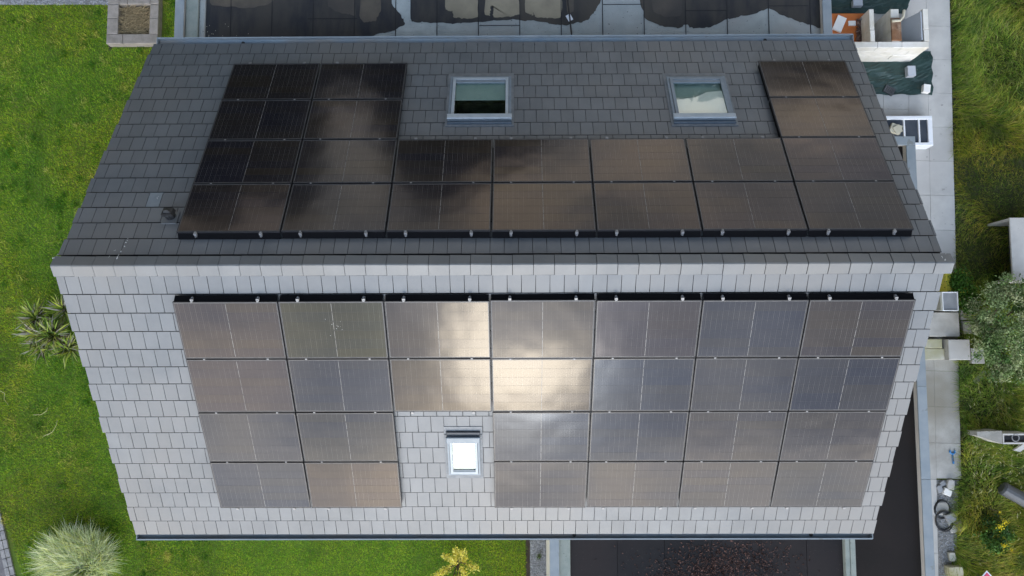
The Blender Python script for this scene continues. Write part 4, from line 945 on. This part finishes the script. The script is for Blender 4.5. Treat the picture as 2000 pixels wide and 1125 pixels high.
# grey board against the right-hand wall, inner mortar pile etc.
m = MB(); bx1 = xw3[0]-.02; m.hexa([(bx1-.36,ySo+.2,GZ+.03),(bx1-.33,ySo+.2,GZ+.03),(bx1-.33,yTop-.06,GZ+.03),(bx1-.36,yTop-.06,GZ+.03)], [(bx1-.03,ySo+.2,bt-.03),(bx1,ySo+.2,bt-.03),(bx1,yTop-.06,bt-.03),(bx1-.03,yTop-.06,bt-.03)])
m.build('leaning_board', MT['greyboard'], cat='board', label='pale grey board leaning inside the right-hand block wall')
MB().box(xw2[0]-.02, xw2[1]+.02, ySo+.16, yTop-.25, bt+.002, bt+.05, .01).build('rusty_plank', MT['rust'], cat='plank', label='rusty brown plank lying on the middle block wall')
m = MB(); c1_, c2_ = at(1748,40,bt+.07), at(1772,26,bt+.07)
m.tube([at(1742,41,bt+.09), at(1758,40,bt+.09), at(1764,32,bt+.09), at(1766,20,bt+.09)], .035, 8); m.build('beige_pipe', MT['beige'], cat='pipe', label='bent beige pipe across the middle block wall')
fz = GZ+.5
m = MB(); q1, q2 = at(1600,82,fz), at(1692,26,fz); m.box(6.95, q2[0], ySo+.16, q2[1], GZ+.01, fz-.05, 0); m.build('plinth', MT['darkgrey'], cat='plinth', label='dark plinth beneath the orange board by the parapet')
MB().box(6.95, q2[0], ySo+.17, q2[1], fz-.046, fz, .006).build('orange_board', MT['orange'], cat='board', label='orange board lying between parapet and first block wall')
def plate(px, py, lx, ly, h, ang, z, mat, label, name, cat):
    c = at(px, py, z+h); m = MB(); m.obox(c, ang, lx, ly, z, z+h); return m.build(name, mat, cat=cat, label=label)
plate(1640, 46, .20, .115, .05, 1.15, fz+.003, MT['styro'], 'large tilted white foam sheet on the orange board', 'foam_sheet', 'foam sheet')
plate(1664.5, 45, .09, .06, .04, 0, fz+.003, MT['styro'], 'small white foam block on the orange board', 'foam_block', 'foam block')
n = 260; lp = np.array([at(rnd.uniform(1674,1690), rnd.uniform(38,80), fz+.03+rnd.random()*.04) for _ in range(n)])
o = npmesh('wood_chips', *leaves(lp, RNG.uniform(.03,.06,n), np.array([.30,.2,.16])[None]*RNG.uniform(.3,1.3,(n,1)), .4), MT['straw'], kind='stuff'); o['label'] = 'brown wood chips heaped beside the orange board'
plate(1683, 36, .02, .03, .12, 0, fz+.003, MT['grey'], 'small grey tin at the end of the wood chips', 'tin', 'tin')
# tarpaulins: crumpled sheets
def tarp(px, z, label, res=26, amp=.035):
    P = [at(x, y, z) for x, y in px]; m = MB(); V = []
    for i in range(res+1):
        for j in range(res+1):
            u, v = i/res, j/res; p = P[0]*(1-u)*(1-v)+P[1]*u*(1-v)+P[2]*u*v+P[3]*(1-u)*v
            edge = min(u,1-u,v,1-v)
            h = amp*(math.sin(u*11+v*5+2*math.sin(v*7))*.5+math.sin(v*17-u*9+px[0][0])*.35+rnd.gauss(0,.25)); ex_ = .02*math.sin(u*23+v*19)
            V.append((p[0]+ex_*(1 if edge < .02 else .3), p[1]+ex_*.8, z+.05+h*(.5+edge)))
    F_ = [(i*(res+1)+j, (i+1)*(res+1)+j, (i+1)*(res+1)+j+1, i*(res+1)+j+1) for i in range(res) for j in range(res)]
    m.add(V, F_); a = np.array(V); 
    nz = np.cross(a[F_[0][1]]-a[F_[0][0]], a[F_[0][2]]-a[F_[0][0]])[2]
    if nz < 0: m.f = [tuple(reversed(f)) for f in m.f]
    return m.build('tarpaulin', MT['tarp'], cat='tarpaulin', label=label, smooth=False)
tarp([(1640,124),(1818,100),(1820,186),(1660,186)], GZ+.03, 'crumpled dark green tarpaulin below the white block wall, by the slabs')
tarp([(1590,-50),(1800,-50),(1765,28),(1590,28)], GZ+.03, 'dark green tarpaulin behind the block walls at the top edge')
plate(1781, 138, .10, .13, .16, .03, GZ+.10, MT['greyboard'], 'grey box weighting the tarpaulin near the block wall', 'grey_box', 'box')
plate(1811, 172, .085, .10, .14, -.15, GZ+.10, MT['styro'], 'white foam block on the corner of the tarpaulin', 'foam_block', 'foam block')
plate(1676, 5, .12, .08, .14, .02, GZ+.10, MT['greyboard'], 'grey box on the tarpaulin at the top edge', 'grey_box', 'box')
t = thing('crate', at(1733,179), 'small dark slatted crate at the lower edge of the tarpaulin', 'crate', rz=-.5)
for i in range(5): MB().box(-.12+i*.05, -.085+i*.05, -.08, .08, .10, .13).build('slat', MT['darkgrey'], t, world=False)
m = MB(); m.box(-.13,.13,-.09,-.075,.0,.14); m.box(-.13,.13,.075,.09,0,.14); m.box(-.13,-.12,-.075,.075,0,.14); m.box(.12,.13,-.075,.075,0,.14); m.build('side', MT['darkgrey'], t, world=False)
# white window frame lying on the slabs
wz = GZ+.45
wf = thing('window_frame', at(1790,255), 'white three-light window frame lying on its back on the slabs', 'window frame')
wx_ = [at(x, 255, wz)[0] for x in (1725, 1767, 1796, 1813, 1822)]; wy_ = [at(1790, y, wz)[1] for y in (284, 278, 233, 226)]
xlft = at(1700,255,wz)[0]
m = MB(); m.box(xlft, wx_[4], wy_[2], wy_[3], GZ+.05, wz, .01); m.box(xlft, wx_[4], wy_[0], wy_[1], GZ+.05, wz, .01); m.box(wx_[3], wx_[4], wy_[1], wy_[2], GZ+.05, wz-.002, .01); m.build('frame', MT['upvc'], wf)
for xm in (wx_[1], wx_[2]): MB().box(xm-.02, xm+.02, wy_[1], wy_[2], wz-.07, wz-.004, .008).build('mullion', MT['upvc'], wf)
for a, b in ((xlft+.01, wx_[1]-.021), (wx_[1]+.021, wx_[2]-.021), (wx_[2]+.021, wx_[3]-.002)): MB().box(a, b, wy_[1]+.002, wy_[2]-.002, wz-.06, wz-.045).build('pane', MT['darkglass'], wf)
m = MB(); c = at(1752,250,wz+.1); m.obox((c[0],c[1]), -.35, .13, .11, wz-.04, wz+.06, (.1,.05)); m.obox((c[0]+.03,c[1]-.03), .5, .09, .10, wz+.061, wz+.09); m.build('sack', MT['beige'], cat='sack', label='folded beige sack on the left end of the window frame')
# objects beside the ridge end: bin, containers, stones
zb = GZ
m = MB(); a, b = at(1862,536,GZ+.75), at(1850,568,GZ+.75)
t = thing('planter_box', (11.0, at(1860,552)[1], GZ), 'yellow-rimmed square pot with green plant at the slab edge', 'pot')
cx1 = at(1862,552,GZ+.5); hx_, hy_ = .19, .24; zz = GZ+.5
m = MB(); m.box(cx1[0]-.16, cx1[0]+.34, cx1[1]-.24, cx1[1]+.24, GZ+.02, zz-.06, 0); m.build('tub', MT['yellow'], t)
m = MB(); m.box(cx1[0]-.17, cx1[0]-.05, cx1[1]-.25, cx1[1]+.25, zz-.058, zz, .01); m.box(cx1[0]-.05, cx1[0]+.35, cx1[1]+.22, cx1[1]+.25, zz-.058, zz, .01); m.box(cx1[0]-.05, cx1[0]+.35, cx1[1]-.25, cx1[1]-.22, zz-.058, zz, .01); m.box(cx1[0]+.32, cx1[0]+.35, cx1[1]-.22, cx1[1]+.22, zz-.058, zz, .01); m.build('rim', MT['yellow'], t)
n = 1500; c = np.array([cx1[0]+.14, cx1[1], zz+.02]); P = c+RNG.normal(size=(n,3))*np.array([.13,.17,.07]); cl = np.array([.05,.13,.015])[None]*RNG.uniform(.5,1.7,(n,1))
npmesh('foliage', *leaves(P, RNG.uniform(.02,.045,n), cl), MT['leaf'], t)
def opentub(px, z, h, wall, mat, matin, label, name, cat):
    """px: three pixel corners: top-left, top-right, bottom-left of the rim"""
    tl, tr, bl = [at(*p, z) for p in px]; x0, x1, y1, y0 = tl[0], tr[0], tl[1], bl[1]
    t = thing(name, ((x0+x1)/2, (y0+y1)/2, z-h), label, cat)
    m = MB(); m.box(x0,x1,y0,y0+wall,z-h,z,.004); m.box(x0,x1,y1-wall,y1,z-h,z,.004); m.box(x0,x0+wall,y0+wall,y1-wall,z-h,z,.004); m.box(x1-wall,x1,y0+wall,y1-wall,z-h,z,.004); m.build('side', mat, t)
    MB().box(x0+wall, x1-wall, y0+wall, y1-wall, z-h+.01, z-h+.03 if h > .2 else z-.03).build('bottom', matin, t); return t
opentub([(1840,570),(1871,570),(1840,607)], GZ+.75, .10, .02, MT['upvc'], MT['grey'], 'shallow grey tray with white rim beside the right verge', 'tray', 'tray')
t0 = at(1855,590,GZ+.6); MB().box(t0[0]-.24, t0[0]+.14, t0[1]-.2, t0[1]+.2, GZ+.03, GZ+.645, .01).build('pedestal', MT['slab_dirty'], cat='pedestal', label='weathered concrete pedestal under the white-rimmed tray')
stone_ = lambda x0,y0,x1,y1,z,mat,label,name='concrete_block',cat='block',zb=GZ: (lambda a,b: MB().box(a[0],b[0],b[1],a[1],zb+.045 if zb == GZ else zb,z,.012).build(name,mat,cat=cat,label=label))(at(x0,y0,z),at(x1,y1,z))
stone_(1812,610,1875,657,GZ+.35,MT['slab_dirty'],'wide weathered concrete block between tray and lichened block')
stone_(1876,605,1915,625,GZ+.12,MT['slab_dirty'],'narrow grey concrete step at the foot of the olive bush')
stone_(1880,627,1912,652,GZ+.14,MT['slab_dirty'],'second grey concrete step half under the olive bush')
stone_(1805,662,1841,680,GZ+.30,MT['lichen'],'yellow lichened stone block touching the verge')
stone_(1805,681,1846,702,GZ+.26,MT['lichen'],'lower pale stone block below the lichened block')
stone_(1852,663,1896,703,GZ+.45,MT['slab'],'pale square concrete block right of the lichened block')
stone_(1897,680,1924,710,GZ+.30,MT['slab_dirty'],'grey block half hidden in the olive bush')
stone(1915,736,.06,.17,.05,-.75,MT['slab'],'slender white stone shard lying in the rough grass', irr=.15)
# tall pale wall at the right edge
t = thing('concrete_table', at(1985,480), 'pale concrete slab table with upright end panel at the right edge', 'table')
zz = GZ+.95; a = at(1972,425,zz); b = at(2060,425,zz); c = at(1975,548,zz)
MB().box(a[0], b[0]+1, c[1], a[1], zz-.05, zz, .008).build('top', MT['slab'], t)
MB().box(a[0]+.01, b[0]+1, a[1]-.06, a[1]-.005, GZ, zz-.052, .004).build('end_panel', MT['slab'], t)
MB().box(a[0]+.02, b[0]+1, c[1]+.005, c[1]+.06, GZ, zz-.052, .004).build('end_panel', MT['slab'], t)
MB().box(a[0]+.5, a[0]+.55, c[1]+.065, a[1]-.065, GZ, zz-.052).build('back_panel', MT['darkgrey'], t)
# concrete fixture with square socket
t = thing('concrete_post', at(1985,870), 'grey concrete post with square socket and steel ring at the right edge', 'post')
zz = GZ+.8
a, b = at(1961,850,zz), at(2010,864,zz)
MB().box(a[0], b[0], b[1]-.02, a[1]+.02, GZ, zz-.10).build('socket', MT['black'], t)
m = MB(); m.box(a[0]-.03,b[0]+.1,a[1],a[1]+.04,GZ,zz,.005); m.box(a[0]-.03,b[0]+.1,b[1]-.04,b[1],GZ,zz,.005); m.box(a[0]-.03,a[0],b[1],a[1],GZ,zz,.005); m.build('rim', MT['slab'], t)
m = MB(); A1 = at(1908,843,GZ+.5); A2 = at(1960,864,zz); A3 = at(1908,850,GZ+.5)
m.hexa([(A1[0],A1[1]-.10,GZ),(a[0]-.035,b[1]-.04,GZ),(a[0]-.035,a[1]+.1,GZ),(A1[0],A1[1],GZ)], [(A1[0],A1[1]-.10,GZ+.5),(a[0]-.035,b[1]-.04,zz-.02),(a[0]-.035,a[1]+.1,zz-.02),(A1[0],A1[1],GZ+.5)]); m.build('wing', MT['slab_dirty'], t)
c = at(1984,855,zz); m = MB(); m.tube([(c[0]+.085*math.cos(k*PI/8), c[1]+.085*math.sin(k*PI/8), zz-.01) for k in range(16)], .014, 6, close=True); m.build('ring', MT['steel'], t)
m = MB(); m.hexa([*[tuple(at(x,y,GZ)[:2])+(GZ+.2,) for x,y in ((1966,877),(1978,880),(2005,862),(1995,858))]], [*[tuple(at(x,y,GZ)[:2])+(GZ+.3,) for x,y in ((1966,877),(1978,880),(2005,862),(1995,858))]]); m.build('foot', MT['slab'], t)
# dark tube
m = MB(); P0 = at(1956,952,GZ+.25); P1 = at(2060,1010,GZ+.25); m.tube([P0, P0*.97+P1*.03, P1], [.12,.165,.165], 14)
m.build('drum_tube', MT['darkgrey'], cat='tube', label='thick dark grey tube lying in the grass at the right edge', smooth=False)
# pink-red sign with white edge at the bottom right
t = thing('diamond_sign', at(1928,1128), 'pink-red diamond sign with white border at the bottom edge', 'sign')
c = at(1928,1134,GZ+.5)
for s_, z_, mt in ((.235, .497, 'upvc'), (.19, .506, 'red')):
    m = MB(); m.prism([(c[0]-s_,c[1]-.02),(c[0],c[1]-s_),(c[0]+s_,c[1]-.02),(c[0],c[1]+s_)], GZ+z_, GZ+z_+.008); m.build('border' if mt == 'upvc' else 'face', MT[mt], t)
MB().tube([(c[0],c[1],GZ),(c[0],c[1],GZ+.495)], .025, 8).build('post', MT['steel'], t)

# ------------------------------------------------------------------ vegetation on the right
x, y = field(10.4, 15.2, -8.6, 9.6, 1300)
edge = o0[0]+(y-o0[1])*(dv[0]/dv[1] if abs(dv[1]) > 0 else 0)
k = (x > edge+.0+np.where(y < o0[1], -.10-(o0[1]-y)*.09, 0)); x, y = x[k], y[k]
blk = [(at(1972,425)[0]-.6, 16, at(1975,545)[1], at(1972,425)[1]+.05)]
n = len(x); base = np.stack([x, y, np.full(n, GZ)], 1)
short = (y > .6) & (y < 3.6)                       # grazed, mossier ground in the middle
flow = 2.2*np.sin(x*1.7+y*.9)+1.6*np.cos(y*1.3-x*.6)+RNG.normal(0,.7,n)
ln_ = np.where(short, RNG.uniform(.07,.18,n), RNG.uniform(.16,.5,n))
tone = RNG.random((n,1)); cols = np.where(tone < .45, np.array([.2,.33,.035]), np.where(tone < .75, np.array([.36,.42,.06]), np.where(tone < .9, np.array([.36,.36,.12]), np.array([.06,.12,.02]))))*RNG.uniform(.7,1.3,(n,1))
cols[short] *= .85
o = npmesh('wild_grass', *blades(base, flow, ln_, RNG.uniform(.5,1.3,n), RNG.uniform(.007,.013,n), cols, .5), MT['wild'], kind='stuff'); o['label'] = 'long unmown grass right of the slab path'
# seed heads lower right
n = 260; xs = np.array([at(rnd.uniform(1885,2010), rnd.choice([rnd.uniform(730,1125), rnd.uniform(850,960)]))[:2] for _ in range(n)]); b = np.concatenate([xs, np.full((n,1), GZ+.25)], 1)
o = npmesh('seed_heads', *blades(b, RNG.uniform(1.5,3.0,n), RNG.uniform(.08,.2,n), RNG.uniform(.6,1.2,n), RNG.uniform(.008,.014,n), np.array([.42,.40,.22])[None]*RNG.uniform(.6,1.2,(n,1)), .3), MT['straw'], kind='stuff'); o['label'] = 'pale grass seed heads in the lower right'
# silvery bush
def crown(t, c, rad, ncl, nl, leaf, pal, clr=.2, flat=.8):
    P = []; C_ = []
    for i in range(ncl):
        d = RNG.normal(size=3); d /= np.linalg.norm(d); d[2] = abs(d[2])*.9-.15; r = RNG.uniform(.45,1)**.6; cc_ = c+d*rad*r; b = rnd.uniform(.55,1.2); col = pal[rnd.randrange(len(pal))]
        k = nl; P.append(cc_+RNG.normal(size=(k,3))*clr*rnd.uniform(.5,1.2)*np.array([1,1,flat])); C_.append(np.array(col)[None]*b*RNG.uniform(.7,1.25,(k,1)))
    P = np.concatenate(P); C_ = np.concatenate(C_)
    return npmesh('crown', *leaves(P, RNG.uniform(leaf*.6,leaf*1.3,len(P)), C_), MT['leaf'], t)
pal = [(.27,.36,.15),(.38,.44,.22),(.20,.30,.10),(.48,.52,.27),(.10,.19,.05)]
cb = at(1968,640,GZ+1.2)
t = thing('silvery_bush', (cb[0], cb[1], GZ), 'silvery green bush with tiny pale leaves at the right edge', 'bush')
crown(t, cb, np.array([.85,1.3,.8]), 150, 130, .03, pal, .10)
for k in range(7):
    a = k*.9; MB().tube([(cb[0],cb[1],GZ),(cb[0]+.25*math.cos(a),cb[1]+.25*math.sin(a),GZ+.7),(cb[0]+.7*math.cos(a),cb[1]+.95*math.sin(a),GZ+1.5)], [.035,.025,.008], 6).build('branch', MT['bark'], t)
def small_bush(px, py, r, h, pal, label, leaf=.035, ncl=26, nl=60, name='bush'):
    c = at(px, py, GZ+h); t = thing(name, (c[0], c[1], GZ), label, 'bush'); crown(t, c, np.array([r,r,h*.7]), ncl, nl, leaf, pal, .07); MB().tube([(c[0],c[1],GZ),(c[0],c[1],GZ+h)], [.02,.01], 5).build('stem', MT['bark'], t)
small_bush(1889,585,.28,.35,[(.05,.14,.015),(.08,.2,.02),(.03,.08,.01)],'low bright green bush between yellow-rimmed pot and silvery bush')
small_bush(1945,1045,.38,.3,[(.06,.16,.02),(.09,.2,.03),(.04,.1,.02)],'low green herb patch beneath the yellow flowers')
# yellow flower heads
def flowers(px, py, label, k, rr):
    c = at(px, py, GZ+.6); t = thing('yellow_flower', (c[0], c[1], GZ), label, 'flowers', 'yellow wild flowers')
    MB().tube([(c[0],c[1],GZ),(c[0],c[1],GZ+.58)], [.01,.006], 5).build('stem', MT['bark'], t)
    P = c+RNG.normal(size=(k,3))*np.array([rr,rr,.02]); npmesh('petals', *leaves(P, RNG.uniform(.012,.022,k), np.array([.75,.62,.03])[None]*RNG.uniform(.75,1.15,(k,1)), .3, .8), MT['leaf'], t, kind='stuff')
flowers(1954,1029,'larger left cluster of yellow wild flowers by the green herbs',55,.045); flowers(1964,1021,'yellow wild flower cluster just right of the larger one',45,.04); flowers(1962,1065,'lone yellow flower cluster nearer the bottom edge',30,.03); flowers(1952,1000,'smallest yellow flower above the other clusters',12,.02)
flowers(1977,1074,'tiny yellow flower right of the lone low cluster',10,.015)

# ------------------------------------------------------------------ trees north of the house that the shaded panels mirror
def tree(tx, top, wid, label):
    ty = 35+rnd.uniform(-1,1)
    t = thing('tree', (tx, ty, GZ), label, 'tree', 'tall dark trees north of the house')
    h = top-GZ
    MB().tube([(tx,ty,GZ),(tx+.1,ty,GZ+h*.4),(tx,ty,GZ+h*.85)], [.3,.22,.06], 8).build('trunk', MT['bark'], t)
    crown(t, np.array([tx,ty,GZ+h*.52]), np.array([wid,wid,h*.47]), 260, 70, .5, [(.03,.05,.012),(.045,.07,.018),(.02,.035,.01)], .55)
for a in ((-37,10,4.0,'dark tree at the far end of the row, leftmost behind the house'), (-30,9,3.6,'dark tree next to the leftmost one behind the house'), (-24,10,3.6,'broad dark tree third from the left behind the house'), (-18.8,11.5,3.5,'tallest dark tree of the row behind the house'), (-14.4,9.5,2.5,'dark tree just left of the dip behind the house'),
          (-9.4,.6,1.8,'low dark tree in the dip between the tall ones behind the house'), (-4.9,9,2.5,'dark tree right of the dip behind the house'), (-1.6,7.2,2.3,'dark tree behind the black cable, north of the house'), (1.3,4.2,1.6,'low dark tree farthest right behind the house')):
    tree(*a)
for nm, x0, x1, yy, hh in (('long dark hedge far behind the house', -30, 34, 44, 9.6), ('taller dark hedge in front of the trees on the left, behind the house', -42, 1, 32, 6.8)):
    hg = thing('hedge', ((x0+x1)/2, yy, GZ), nm, 'hedge'); n = int((x1-x0)*170)
    P = np.stack([RNG.uniform(x0,x1,n), yy+RNG.normal(0,.8,n), GZ+RNG.uniform(0,hh,n)], 1)
    npmesh('foliage', *leaves(P, RNG.uniform(.35,.7,n), np.array([.03,.045,.012])[None]*RNG.uniform(.6,1.5,(n,1))), MT['leaf'], hg)
